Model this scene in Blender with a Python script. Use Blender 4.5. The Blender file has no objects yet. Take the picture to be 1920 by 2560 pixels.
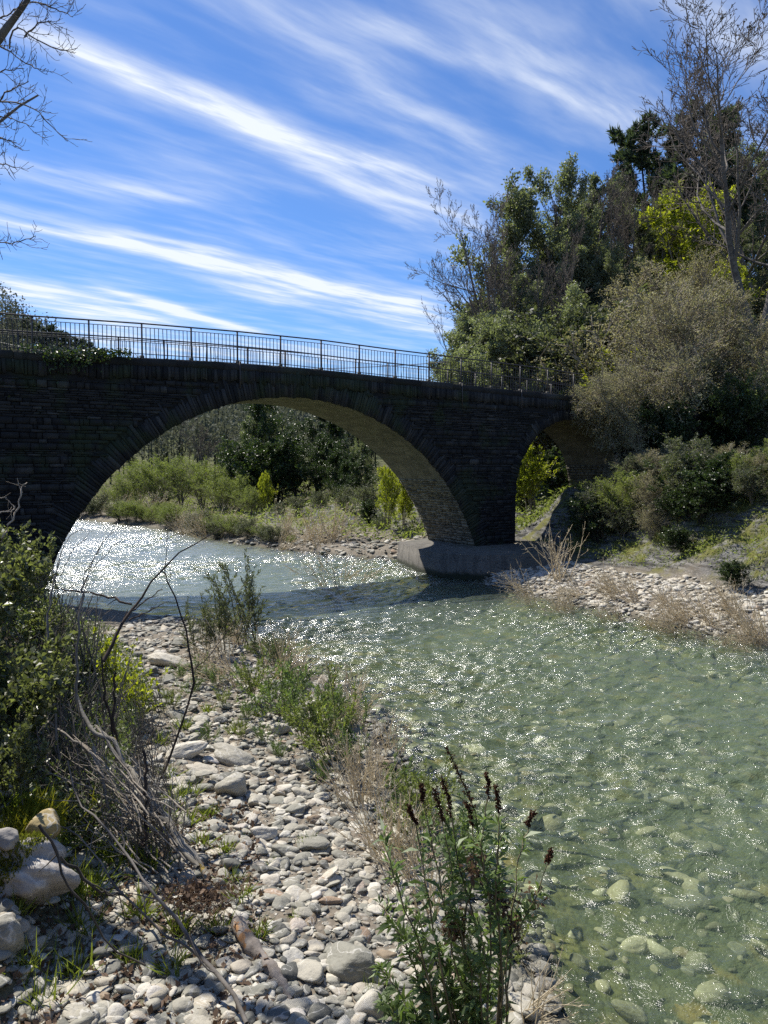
import bpy, math, random
import numpy as np
from mathutils import Vector, Matrix, Euler

C = bpy.context.scene.collection
SC = bpy.context.scene
RNG = np.random.default_rng(7)
random.seed(7)

# ------------------------------------------------------------------ camera
EYE = 3.95                      # eye height above the river surface (z = 0)
FPX, VH = 1923.0, 1165.0        # focal length in photo pixels, horizon row
PITCH = math.atan((1280 - VH) / FPX)
cam = bpy.data.cameras.new("camera")
cam.sensor_fit = 'VERTICAL'
cam.sensor_height = 24.0
cam.lens = 24.0 * FPX / 2560.0
cam.clip_start, cam.clip_end = 0.05, 6000
co = bpy.data.objects.new("camera", cam)
co.location = (0, 0, EYE)
co.rotation_euler = (math.pi / 2 - PITCH, 0, 0)
C.objects.link(co)
SC.camera = co
SC.render.resolution_x, SC.render.resolution_y = 768, 1024

# ------------------------------------------------------------------ sun, sky
SUN_AZ = math.radians(-45)      # measured from +Y, negative = to the left
SUN_EL = math.radians(54)
sdir = Vector((math.sin(SUN_AZ) * math.cos(SUN_EL), math.cos(SUN_AZ) * math.cos(SUN_EL), math.sin(SUN_EL)))
sl = bpy.data.lights.new("sun", 'SUN')
sl.energy = 4.6
sl.angle = math.radians(0.5)
sl.color = (1.0, 0.945, 0.86)
so = bpy.data.objects.new("sun", sl)
so.rotation_euler = (-sdir).to_track_quat('-Z', 'Y').to_euler()
C.objects.link(so)
SC.view_settings.view_transform = 'Standard'
SC.view_settings.look = 'None'
SC.view_settings.exposure = 0.72
SC.view_settings.gamma = 1.0
SC.cycles.max_bounces = 8
SC.cycles.diffuse_bounces = 3
SC.cycles.glossy_bounces = 3
SC.cycles.transmission_bounces = 4
SC.cycles.transparent_max_bounces = 8
SC.cycles.caustics_reflective = False
SC.cycles.caustics_refractive = False
SC.cycles.sample_clamp_indirect = 6.0
SC.cycles.use_denoising = False   # a denoiser would wipe out the sun glitter on the water


class NT:
    """small helper to write node trees"""
    def __init__(s, tree):
        s.t = tree
        s.t.nodes.clear()

    def n(s, kind, ins=None, **props):
        nd = s.t.nodes.new(kind)
        for k, v in props.items():
            setattr(nd, k, v)
        for k, v in (ins or {}).items():
            sock = nd.inputs[k]
            if hasattr(v, 'is_output') or isinstance(v, bpy.types.NodeSocket):
                s.t.links.new(v, sock)
            else:
                sock.default_value = v
        return nd

    def math(s, op, a, b=0.0, c=0.0, clamp=False):
        nd = s.t.nodes.new('ShaderNodeMath')
        nd.operation = op
        nd.use_clamp = clamp
        for i, v in enumerate((a, b, c)):
            if isinstance(v, bpy.types.NodeSocket):
                s.t.links.new(v, nd.inputs[i])
            else:
                nd.inputs[i].default_value = v
        return nd.outputs[0]

    def mix(s, f, a, b, blend='MIX'):
        nd = s.t.nodes.new('ShaderNodeMix')
        nd.data_type = 'RGBA'
        nd.blend_type = blend
        for i, v in ((0, f), (6, a), (7, b)):
            if isinstance(v, bpy.types.NodeSocket):
                s.t.links.new(v, nd.inputs[i])
            else:
                nd.inputs[i].default_value = v if i == 0 else (tuple(v) + (1,))[:4]
        return nd.outputs[2]

    def ramp(s, f, stops, interp='LINEAR'):
        nd = s.t.nodes.new('ShaderNodeValToRGB')
        cr = nd.color_ramp
        cr.interpolation = interp
        while len(cr.elements) < len(stops):
            cr.elements.new(0.5)
        for e, (p, c) in zip(cr.elements, stops):
            e.position = p
            e.color = (tuple(c) + (1,))[:4] if not isinstance(c, (int, float)) else (c, c, c, 1)
        s.t.links.new(f, nd.inputs[0])
        return nd.outputs[0]

    def noise(s, vec, scale, detail=4.0, rough=0.55, dist=0.0, out=0):
        nd = s.n('ShaderNodeTexNoise', {'Scale': scale, 'Detail': detail, 'Roughness': rough, 'Distortion': dist})
        if vec is not None:
            s.t.links.new(vec, nd.inputs['Vector'])
        return nd.outputs[out]

    def smooth(s, x, lo, hi):
        nd = s.n('ShaderNodeMapRange', {'From Min': lo, 'From Max': hi, 'To Min': 0.0, 'To Max': 1.0})
        nd.interpolation_type = 'SMOOTHSTEP'
        s.t.links.new(x, nd.inputs['Value'])
        return nd.outputs[0]

    def link(s, a, b):
        s.t.links.new(a, b)


def px_dir(u, v):
    """world direction through photo pixel (u, v)"""
    x, z = (u - 960) / FPX, -(v - 1280) / FPX
    cp, sp = math.cos(PITCH), math.sin(PITCH)
    return Vector((x, cp + z * sp, -sp + z * cp))


def at(u, v, Y):
    """point seen at pixel (u, v) at distance Y ahead"""
    d = px_dir(u, v)
    return Vector((0, 0, EYE)) + d * (Y / d.y)


def on_z(u, v, z):
    d = px_dir(u, v)
    return Vector((0, 0, EYE)) + d * ((z - EYE) / d.z)


def build_world():
    w = bpy.data.worlds.new("World")
    SC.world = w
    w.use_nodes = True
    N = NT(w.node_tree)
    sky = N.n('ShaderNodeTexSky', sky_type='NISHITA')
    sky.sun_disc = False
    sky.sun_elevation = SUN_EL
    sky.sun_rotation = SUN_AZ
    sky.altitude = 300
    sky.air_density = 1.0
    sky.dust_density = 0.15
    sky.ozone_density = 4.5
    tc = N.n('ShaderNodeTexCoord').outputs['Generated']
    sep = N.n('ShaderNodeSeparateXYZ', {0: tc})
    z = N.math('MAXIMUM', sep.outputs[2], 0.02)
    qx = N.math('DIVIDE', sep.outputs[0], z)
    qy = N.math('DIVIDE', sep.outputs[1], z)
    q = N.n('ShaderNodeCombineXYZ', {0: qx, 1: qy, 2: 0.0}).outputs[0]

    def plane(u, v):
        d = px_dir(u, v)
        return np.array([d.x / d.z, d.y / d.z])
    # warp the cloud plane a little so that the streaks fray
    wn = N.n('ShaderNodeTexNoise', {'Vector': q, 'Scale': 1.1, 'Detail': 3.0, 'Roughness': 0.55})
    wv = N.n('ShaderNodeVectorMath', {0: wn.outputs[1], 1: (0.5, 0.5, 0.5)}, operation='SUBTRACT').outputs[0]
    rot = N.n('ShaderNodeMapping', {'Vector': N.n('ShaderNodeVectorMath', {0: q, 1: N.n('ShaderNodeVectorMath', {0: wv, 1: (.12, .12, 0)}, operation='MULTIPLY').outputs[0]}, operation='ADD').outputs[0],
                                    'Rotation': (0, 0, -CLOUD_ANG)}).outputs[0]
    fine = N.noise(N.n('ShaderNodeMapping', {'Vector': rot, 'Scale': (1.0, 3.6, 1)}).outputs[0], 1.7, 6.0, 0.52, 0.12)
    hair = N.noise(N.n('ShaderNodeMapping', {'Vector': rot, 'Rotation': (0, 0, 0.25), 'Scale': (1.1, 6.5, 1), 'Location': (9.7, 5.3, 0)}).outputs[0], 2.2, 7.0, 0.68, 0.1)
    tex = N.math('MULTIPLY', N.math('ADD', 0.22, N.math('MULTIPLY', N.smooth(fine, 0.22, 0.80), .95)), N.math('ADD', 0.6, N.math('MULTIPLY', N.smooth(hair, 0.3, 0.7), 0.55)))
    warps = {}
    total = None
    for (u0, v0, u1, v1, wid, dens, warp) in STREAKS:
        a, b = plane(u0, v0), plane(u1, v1)
        ctr, ln = (a + b) / 2, np.linalg.norm(b - a) / 2
        t = (b - a) / (2 * ln)
        if warp not in warps:
            qa = N.n('ShaderNodeVectorMath', {0: wv, 1: (warp, warp, 0)}, operation='MULTIPLY').outputs[0]
            warps[warp] = N.n('ShaderNodeVectorMath', {0: q, 1: qa}, operation='ADD').outputs[0]
        dot = lambda vec, off: N.math('SUBTRACT', N.n('ShaderNodeVectorMath', {0: warps[warp], 1: tuple(vec) + (0,)}, operation='DOT_PRODUCT').outputs['Value'], float(np.dot(vec, ctr) - off))
        across = dot(np.array([-t[1], t[0]]) / wid, 0.0)
        g = N.math('POWER', 2.718, N.math('MULTIPLY', N.math('MULTIPLY', across, across), -1.0))
        al = N.math('ABSOLUTE', dot(t / ln, 0.0))
        e = N.math('SUBTRACT', 1.0, N.smooth(al, 0.5, 1.3))
        m = N.math('MULTIPLY', N.math('MULTIPLY', g, e), dens)
        total = m if total is None else N.math('ADD', total, m)
    total = N.math('MULTIPLY', total, tex)
    veil = N.math('MULTIPLY', N.smooth(fine, 0.36, 0.9), 0.36)
    total = N.math('ADD', total, veil)
    low = N.math('SUBTRACT', 1.0, N.smooth(sep.outputs[2], 0.0, 0.2))
    total = N.math('ADD', total, N.math('MULTIPLY', low, 0.22))
    cover = N.math('MINIMUM', total, 0.97)
    tint = N.mix(1.0, sky.outputs[0], SKY_TINT, 'MULTIPLY')
    col = N.mix(cover, tint, CLOUD_COL)
    bg = N.n('ShaderNodeBackground', {'Color': col, 'Strength': SKY_STR})
    out = N.n('ShaderNodeOutputWorld')
    N.link(bg.outputs[0], out.inputs['Surface'])


SKY_STR = 0.10
SKY_TINT = (0.50, 0.67, 0.90)
CLOUD_COL = (5.6, 6.0, 6.6)
CLOUD_ANG = 0.78
STREAKS = [  # from pixel, to pixel, half width, density, fraying: each lies on the cloud plane overhead
    (20, 60, 1180, 515, 0.085, .85, 0.14),
    (100, 90, 760, 370, 0.045, 0.7, 0.12),
    (560, 330, 1250, 600, 0.16, 0.5, 0.14),
    (760, -20, 1640, 340, 0.055, 0.45, 0.12),
    (1040, -60, 1680, 340, 0.06, 0.42, 0.14),
    (1500, -80, 1990, 160, 0.10, 0.3, 0.14),
    (560, -40, 1330, 480, 0.10, 0.35, 0.14),
    (-120, 520, 1150, 800, 0.14, 1.1, 0.35),
    (300, 590, 1120, 770, 0.14, 1.0, 0.35),
    (500, 690, 1200, 850, 0.20, 0.7, 0.35),
    (250, 725, 640, 830, 0.10, 1.5, 0.14),
    (-80, 690, 420, 820, 0.28, 1.3, 0.35),
    (-150, 380, 520, 520, 0.12, 0.5, 0.35),
    (0, 830, 900, 900, 0.6, 0.7, 0.35),
]
build_world()
# ------------------------------------------------------------------ mesh helpers
def nrm(a):
    return a / np.maximum(np.linalg.norm(a, axis=-1, keepdims=True), 1e-9)


class MB:
    """gathers vertices, quads and triangles, with one 'tone' per vertex, into ONE mesh"""
    def __init__(s):
        s.V, s.Q, s.T, s.A, s.n = [], [], [], [], 0

    def add(s, V, Q=None, T=None, tone=0.5):
        V = np.asarray(V, float).reshape(-1, 3)
        if Q is not None and len(Q):
            s.Q.append(np.asarray(Q, np.int64).reshape(-1, 4) + s.n)
        if T is not None and len(T):
            s.T.append(np.asarray(T, np.int64).reshape(-1, 3) + s.n)
        s.V.append(V)
        s.A.append(np.broadcast_to(np.asarray(tone, float), (len(V),)).copy())
        s.n += len(V)
        return s

    def mesh(s, name, mat, smooth=False):
        V = np.concatenate(s.V)
        Q = np.concatenate(s.Q) if s.Q else np.zeros((0, 4), np.int64)
        T = np.concatenate(s.T) if s.T else np.zeros((0, 3), np.int64)
        me = bpy.data.meshes.new(name)
        me.vertices.add(len(V))
        me.vertices.foreach_set('co', V.astype(np.float32).ravel())
        me.loops.add(Q.size + T.size)
        me.loops.foreach_set('vertex_index', np.concatenate([Q.ravel(), T.ravel()]).astype(np.int32))
        me.polygons.add(len(Q) + len(T))
        me.polygons.foreach_set('loop_start', np.concatenate([np.arange(len(Q)) * 4, Q.size + np.arange(len(T)) * 3]).astype(np.int32))
        if smooth:
            me.polygons.foreach_set('use_smooth', np.ones(len(Q) + len(T), bool))
        me.update(calc_edges=True)
        at_ = me.attributes.new('tone', 'FLOAT', 'POINT')
        at_.data.foreach_set('value', np.concatenate(s.A).astype(np.float32))
        me.validate()
        if mat:
            me.materials.append(mat)
        return me

    def obj(s, name, mat, parent=None, smooth=False):
        return link(name, s.mesh(name, mat, smooth), parent)


def link(name, me, parent=None):
    o = bpy.data.objects.new(name, me)
    C.objects.link(o)
    if parent is not None:
        o.parent = parent
    return o


def tag(o, label=None, cat=None, group=None, kind=None):
    if label: o['label'] = label
    if cat: o['category'] = cat
    if group: o['group'] = group
    if kind: o['kind'] = kind
    return o


def empty(name, loc=(0, 0, 0), rz=0.0, sc=1.0):
    o = bpy.data.objects.new(name, None)
    o.empty_display_size = 0.2
    o.location = loc
    o.rotation_euler = (0, 0, rz)
    o.scale = (sc, sc, sc) if isinstance(sc, (int, float)) else sc
    C.objects.link(o)
    return o


def copy_tree(o, parent=None):
    c = o.copy()
    C.objects.link(c)
    if parent is not None:
        c.parent = parent
    for ch in list(o.children):
        copy_tree(ch, c)
    return c


def box_vf(c, h, R=None):
    """box: centre, half sizes, optional 3x3 rotation"""
    s = np.array([[-1, -1, -1], [1, -1, -1], [1, 1, -1], [-1, 1, -1], [-1, -1, 1], [1, -1, 1], [1, 1, 1], [-1, 1, 1]], float) * np.asarray(h)
    if R is not None:
        s = s @ np.asarray(R).T
    return s + np.asarray(c), BOXQ


BOXQ = np.array([[0, 3, 2, 1], [4, 5, 6, 7], [0, 1, 5, 4], [1, 2, 6, 5], [2, 3, 7, 6], [3, 0, 4, 7]])


def tubes(pts, rad, S=4, cap=False):
    """pts (N,K,3), rad (N,K) -> vertices, quads of N tubes"""
    pts = np.asarray(pts, float)
    if pts.ndim == 2:
        pts = pts[None]
    rad = np.broadcast_to(np.asarray(rad, float), pts.shape[:2])
    N, K, _ = pts.shape
    t = nrm(np.gradient(pts, axis=1))
    ref = np.where(np.abs(t[..., 2:3]) > 0.9, np.array([1., 0, 0]), np.array([0, 0, 1.]))
    u = nrm(np.cross(t, ref))
    v = np.cross(t, u)
    a = np.arange(S) * 2 * np.pi / S
    ring = u[:, :, None, :] * np.cos(a)[None, None, :, None] + v[:, :, None, :] * np.sin(a)[None, None, :, None]
    V = pts[:, :, None, :] + ring * rad[:, :, None, None]
    idx = np.arange(N * K * S).reshape(N, K, S)
    a0, a1 = idx[:, :-1], idx[:, 1:]
    Q = np.stack([a0, np.roll(a0, -1, 2), np.roll(a1, -1, 2), a1], -1).reshape(-1, 4)
    return V.reshape(-1, 3), Q


def smooth_path(pts, n):
    """Catmull-Rom through control points"""
    P = np.asarray(pts, float)
    P = np.vstack([2 * P[0] - P[1], P, 2 * P[-1] - P[-2]])
    m = len(P) - 3
    out = []
    for t in np.linspace(0, m - 1e-6, n):
        i = int(t); f = t - i
        p0, p1, p2, p3 = P[i:i + 4]
        out.append(0.5 * (2 * p1 + (p2 - p0) * f + (2 * p0 - 5 * p1 + 4 * p2 - p3) * f * f + (3 * p1 - p0 - 3 * p2 + p3) * f ** 3))
    return np.array(out)


def grow(r, P0, D0, L, R0, K=5, wig=0.15, up=0.0, rend=0.4):
    N = len(P0)
    pts = np.zeros((N, K, 3))
    pts[:, 0] = P0
    d = nrm(D0)
    st = (np.asarray(L) / (K - 1))[:, None]
    for k in range(1, K):
        d = nrm(d + wig * r.normal(size=(N, 3)) + np.array([0, 0, up]))
        pts[:, k] = pts[:, k - 1] + d * st
    rad = np.asarray(R0)[:, None] * np.linspace(1, rend, K)[None]
    return pts, rad


def spawn(r, pts, rad, L, per, t0, t1, ang, lr, rr=0.6, taper=0.5):
    N, K, _ = pts.shape
    t = (t0 + (t1 - t0) * (np.arange(per)[None] + r.uniform(0, 1, (N, per))) / per).clip(0, 0.999)
    f = t * (K - 1)
    i = f.astype(int); w = (f - i)[..., None]
    n = np.arange(N)[:, None]
    p = pts[n, i] * (1 - w) + pts[n, i + 1] * w
    tan = nrm(pts[n, i + 1] - pts[n, i])
    rd = rad[n, i] * (1 - w[..., 0]) + rad[n, i + 1] * w[..., 0]
    rv = r.normal(size=tan.shape)
    perp = nrm(rv - (rv * tan).sum(-1, keepdims=True) * tan)
    a = np.radians(r.uniform(ang[0], ang[1], t.shape))[..., None]
    d = np.cos(a) * tan + np.sin(a) * perp
    l = np.asarray(L)[:, None] * lr * (1 - taper * t) * r.uniform(0.7, 1.25, t.shape)
    return p.reshape(-1, 3), d.reshape(-1, 3), l.ravel(), (rd * rr).ravel()


def leaves(r, P, size, asp=0.5, D=None, flat=0.0, droop=0.0, jit=0.3, fold=0.18):
    """one bent diamond per point; D = preferred direction of the leaf"""
    N = len(P)
    d = r.normal(size=(N, 3))
    if D is not None:
        d = nrm(D) + jit * d
    d = nrm(d + np.array([0, 0, -droop]))
    n = nrm(r.normal(size=(N, 3)) * (1 - flat) + np.array([0, 0, 1.0]) * flat * 2)
    s = nrm(np.cross(d, n))
    n = np.cross(s, d)
    l = (size * r.uniform(0.65, 1.35, N))[:, None]
    w = l * asp * 0.5
    b = P
    tip = P + d * l + n * l * -0.08
    m = P + d * l * 0.48
    V = np.stack([b, m + s * w + n * l * fold * .5, tip, m - s * w + n * l * fold * .5], 1)
    Q = np.arange(N * 4).reshape(N, 4)
    return V.reshape(-1, 3), Q


def along(r, pts, per, t0=0.1, t1=1.0):
    """random points (and tangents) along branches"""
    N, K, _ = pts.shape
    t = r.uniform(t0, t1, (N, per)).clip(0, .999) * (K - 1)
    i = t.astype(int); w = (t - i)[..., None]
    n = np.arange(N)[:, None]
    return (pts[n, i] * (1 - w) + pts[n, i + 1] * w).reshape(-1, 3), nrm(pts[n, i + 1] - pts[n, i]).reshape(-1, 3)


_TAB = np.random.default_rng(99).uniform(-1, 1, (256, 256))


def vnoise(x, y):
    x = np.asarray(x, float); y = np.asarray(y, float)
    xi, yi = np.floor(x).astype(int), np.floor(y).astype(int)
    fx, fy = x - xi, y - yi
    fx, fy = fx * fx * fx * (fx * (fx * 6 - 15) + 10), fy * fy * fy * (fy * (fy * 6 - 15) + 10)
    g = lambda a, b: _TAB[a & 255, b & 255]
    return (g(xi, yi) * (1 - fx) + g(xi + 1, yi) * fx) * (1 - fy) + (g(xi, yi + 1) * (1 - fx) + g(xi + 1, yi + 1) * fx) * fy


def fbm(x, y, o=4, g=0.5):
    s, a = 0, 1.0
    for k in range(o):
        s = s + a * vnoise(x + 17.3 * k, y - 9.1 * k)
        x, y, a = np.asarray(x) * 2.03, np.asarray(y) * 2.03, a * g
    return s


def sstep(x, a, b):
    t = np.clip((np.asarray(x, float) - a) / (b - a), 0, 1)
    return t * t * (3 - 2 * t)


# ------------------------------------------------------------------ materials
def mat(name):
    m = bpy.data.materials.new(name)
    m.use_nodes = True
    return m, NT(m.node_tree)


def finish(N, shader):
    o = N.n('ShaderNodeOutputMaterial')
    N.link(shader, o.inputs['Surface'])


def m_leaf(name, c1, c2, trans=0.4, rough=0.45, spec=0.35, tcol=None):
    m, N = mat(name)
    tone = N.n('ShaderNodeAttribute', attribute_name='tone').outputs['Fac']
    oi = N.n('ShaderNodeObjectInfo').outputs['Random']
    f = N.math('ADD', N.math('MULTIPLY', tone, 0.8), N.math('MULTIPLY', oi, 0.2))
    c = N.mix(f, c1, c2)
    p = N.n('ShaderNodeBsdfPrincipled', {'Base Color': c, 'Roughness': rough, 'Specular IOR Level': spec})
    tc = N.mix(1.0, c, tcol or (1.5, 1.7, 0.7), 'MULTIPLY')
    t = N.n('ShaderNodeBsdfTranslucent', {'Color': tc})
    mx = N.n('ShaderNodeMixShader', {0: trans, 1: p.outputs[0], 2: t.outputs[0]})
    finish(N, mx.outputs[0])
    return m


def m_bark(name, c1, c2, scale=6.0, rough=0.9, c3=None, c3lo=.62):
    m, N = mat(name)
    tc = N.n('ShaderNodeTexCoord').outputs['Object']
    n1 = N.noise(tc, scale, 5, 0.65)
    oi = N.n('ShaderNodeObjectInfo').outputs['Random']
    f = N.math('ADD', N.math('MULTIPLY', N.smooth(n1, .3, .7), 0.75), N.math('MULTIPLY', oi, 0.25))
    c = N.mix(f, c1, c2)
    if c3:
        n2 = N.noise(tc, scale * .7, 3, 0.6)
        c = N.mix(N.smooth(n2, c3lo, c3lo + .06), c, c3)
    b = N.n('ShaderNodeBump', {'Height': n1, 'Strength': 0.5, 'Distance': 0.02})
    p = N.n('ShaderNodeBsdfPrincipled', {'Base Color': c, 'Roughness': rough, 'Specular IOR Level': .2, 'Normal': b.outputs[0]})
    finish(N, p.outputs[0])
    return m


STONE_STOPS = [(0.0, (.105, .105, .092)), (0.16, (.225, .218, .178)), (0.34, (.36, .335, .27)), (0.52, (.19, .188, .155)), (0.62, (.41, .365, .28)),
               (0.76, (.50, .475, .405)), (0.84, (.22, .175, .12)), (0.92, (.30, .215, .145)), (1.0, (.52, .50, .45))]


def m_stone(name, use_tone, stops=STONE_STOPS, fine=1.0, veins=True):
    m, N = mat(name)
    tc = N.n('ShaderNodeTexCoord').outputs['Object']
    if use_tone:
        f = N.n('ShaderNodeAttribute', attribute_name='tone').outputs['Fac']
    else:
        f = N.n('ShaderNodeObjectInfo').outputs['Random']
    base = N.ramp(f, stops)
    off = N.n('ShaderNodeVectorMath', {0: tc, 1: N.n('ShaderNodeCombineXYZ', {0: N.math('MULTIPLY', f, 37.0), 1: N.math('MULTIPLY', f, 91.0), 2: 0.0}).outputs[0]}, operation='ADD').outputs[0]
    n1 = N.noise(off, 9.0 * fine, 7, 0.65)
    n2 = N.noise(off, 45.0 * fine, 4, 0.6)
    lay = N.n('ShaderNodeTexWave', {'Vector': off, 'Scale': 7.0 * fine, 'Distortion': 9.0, 'Detail': 4.0, 'Detail Scale': 1.2}, bands_direction='Z').outputs[1]
    k = N.math('ADD', 0.62, N.math('ADD', N.math('MULTIPLY', n1, 0.45), N.math('ADD', N.math('MULTIPLY', n2, 0.22), N.math('MULTIPLY', lay, 0.1))))
    c = N.mix(1.0, base, N.n('ShaderNodeCombineXYZ', {0: k, 1: k, 2: k}).outputs[0], 'MULTIPLY')
    if veins:
        v = N.noise(off, 3.0 * fine, 3, 0.5, 1.5)
        vm = N.math('MULTIPLY', N.math('SUBTRACT', 1.0, N.smooth(N.math('ABSOLUTE', N.math('SUBTRACT', v, 0.5)), 0.0, 0.018)), 0.5)
        c = N.mix(vm, c, (.62, .60, .55))
    wz = N.math('ADD', N.n('ShaderNodeSeparateXYZ', {0: N.n('ShaderNodeNewGeometry').outputs['Position']}).outputs[2], N.math('MULTIPLY', n1, .06))
    wet = N.math('MULTIPLY', N.math('SUBTRACT', 1.0, N.smooth(wz, .05, .13)), N.smooth(wz, -.16, -.04))       # stones at the waterline are wet and darker
    c = N.mix(N.math('MULTIPLY', wet, .6), c, (.055, .052, .036))
    st = N.noise(off, 5.0 * fine, 4, 0.6, 0.6)
    c = N.mix(N.math('MULTIPLY', N.smooth(st, 0.6, 0.75), 0.4), c, (.30, .22, .14))
    h = N.math('ADD', N.math('MULTIPLY', n1, 1.0), N.math('ADD', N.math('MULTIPLY', n2, 0.25), N.math('MULTIPLY', lay, 0.12)))
    b = N.n('ShaderNodeBump', {'Height': h, 'Strength': 0.55, 'Distance': 0.03})
    p = N.n('ShaderNodeBsdfPrincipled', {'Base Color': c, 'Roughness': N.math('SUBTRACT', .78, N.math('MULTIPLY', wet, .4)), 'Specular IOR Level': .3, 'Normal': b.outputs[0]})
    finish(N, p.outputs[0])
    return m


def m_plain(name, col, rough=0.6, metal=0.0, var=0.25, scale=20.0):
    m, N = mat(name)
    tc = N.n('ShaderNodeTexCoord').outputs['Object']
    n = N.noise(tc, scale, 4, .6)
    k = N.math('ADD', 1 - var, N.math('MULTIPLY', n, 2 * var))
    c = N.mix(1.0, col, N.n('ShaderNodeCombineXYZ', {0: k, 1: k, 2: k}).outputs[0], 'MULTIPLY')
    p = N.n('ShaderNodeBsdfPrincipled', {'Base Color': c, 'Roughness': rough, 'Metallic': metal})
    finish(N, p.outputs[0])
    return m
# ------------------------------------------------------------------ the land
E1 = np.array([(2.6, -40), (2.2, -6), (1.6, 0), (1.3, 4.5), (1.12, 6), (.75, 7.7), (.2, 9.8), (-.3, 12.3), (-1.3, 14.3), (-2.4, 16.3), (-4.2, 19.2), (-6.8, 20.6),
               (-9.4, 21.6), (-11.9, 25.4), (-19, 36), (-30, 52), (-52, 72), (-90, 100), (-200, 160)], float)
E2 = np.array([(24, -40), (18, -6), (14, 6), (10.6, 14.2), (8.75, 17.0), (7.2, 18.7), (6.05, 21), (4.2, 24.2), (3.4, 26.6), (2.5, 28.6), (.9, 32), (-2.7, 34.2), (-7.2, 39),
               (-13.4, 47.5), (-23, 57.5), (-45, 74), (-90, 106), (-200, 168)], float)
WALL = np.array([(60, 40.5), (30, 37.2), (18, 35.2), (10.9, 34.7), (10.1, 38.4), (10.6, 45), (7, 60), (5, 80), (25, 120), (120, 230), (300, 500)], float)
BT, BN = np.array([.845, .534]), np.array([-.534, .845])        # along and across the bridge
B0 = np.array([-9.74, 21.55]) - 0.12 * BN                       # near face at s = 0


def sd(x, y, poly):
    """signed distance, positive to the left of the polyline's direction"""
    best = np.full(np.shape(x), 1e9); sg = np.ones(np.shape(x))
    for (ax, ay), (bx, by) in zip(poly[:-1], poly[1:]):
        dx, dy = bx - ax, by - ay
        t = np.clip(((x - ax) * dx + (y - ay) * dy) / (dx * dx + dy * dy), 0, 1)
        d = np.hypot(x - ax - t * dx, y - ay - t * dy)
        cr = dx * (y - ay) - dy * (x - ax)
        m = d < best - 1e-9
        best = np.where(m, d, best); sg = np.where(m, np.sign(cr), sg)
    return best * sg


def height(x, y, micro=True):
    x = np.asarray(x, float); y = np.asarray(y, float)
    wob = 0.22 * fbm(x * .9, y * .9, 3) * sstep(y, 2, 60) + 0.12 * vnoise(x * 2.3, y * 2.3)
    dl = sd(x, y, E1) + wob
    dr = -sd(x, y, E2) + wob
    dw = np.minimum(-dl, -dr)
    z = -0.95 * (1 - np.exp(-np.maximum(dw, 0) * 0.42))
    # left bank: gravel, then an earth bank
    n1 = fbm(x * .35, y * .35, 3)
    zl = 0.085 * np.minimum(dl, 14) + 0.10 * sstep(dl, 0, .8) + 1.5 * sstep(dl + .4 * n1, 3.7, 5.5) + 0.5 * sstep(dl, 6, 12) + 2.0 * sstep(dl, 10, 60) * sstep(y, 24, 40)
    zl = zl + 2.15 * sstep(y, 3.9, 1.4) * sstep(dl, -1.5, 1.0)
    # left abutment embankment that carries the road
    s = (x - B0[0]) * BT[0] + (y - B0[1]) * BT[1]
    q = (x - B0[0]) * BN[0] + (y - B0[1]) * BN[1]
    emb = sstep(s, -1.5, -9) * sstep(np.abs(q - 1.6), 7, 1.8)
    zl = np.maximum(zl, 6.7 * emb)
    # right bank: bar, rock slope
    zr = 0.13 * dr + .12 * sstep(dr, 0, .6)
    zr = np.where(dr > 3, 0.51 + 0.09 * (np.minimum(dr, 16) - 3), zr)
    rock = sstep(dr + .8 * n1, 2.9, 7.5) * sstep(x + .3 * (y - 25), 7.2, 10.8) * sstep(y, 37, 33)
    zr = zr + rock * (1.9 + .5 * n1)
    out = sstep(s, 13.5, 17.5) * sstep(q, 1.2, 6) * sstep(q, 30, 20)     # mossy outcrop behind the pier
    zr = zr + out * (.25 + .35 * n1)
    zr = zr + 1.2 * sstep(dr, 8, 40) * sstep(y, 36, 60)
    dh = sd(x, y, WALL[::-1])
    near = sstep(y, 42, 36)
    up = near * sstep(dh, 0.0, 0.25) + (1 - near) * sstep(dh, .5, 9)
    zr = zr * (1 - up) + up * (6.85 + 0.56 * np.clip(dh - 4, 0, 60) + (1.6 * n1 * sstep(dh, 5, 12)))
    z = np.where(dl > 0, zl, z)
    z = np.where(dr > 0, zr, z)
    # distant hills
    g = lambda cx, cy, h, sx, sy: h * np.exp(-((x - cx) / sx) ** 2 - ((y - cy) / sy) ** 2)
    far = g(-105, 150, 39, 46, 50) + g(-90, 330, 31, 110, 90) + g(330, 330, 120, 200, 200) + g(-420, 480, 120, 160, 250)
    z = z + far * sstep(y, 60, 120) * (1 + .12 * fbm(x * .03, y * .03, 3))
    if micro:
        land = sstep(np.maximum(dl, dr), -.5, .5)
        z = z + (0.035 * fbm(x * 2.1, y * 2.1, 3) + 0.12 * land * rock * fbm(x * 1.6, y * 1.6, 4)) * (0.4 + .6 * land)
        z = z + .25 * out * fbm(x * .9, y * 1.4, 4) * land
    return z


def hz(x, y):
    return float(height(np.array([x]), np.array([y]), True)[0])


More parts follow.
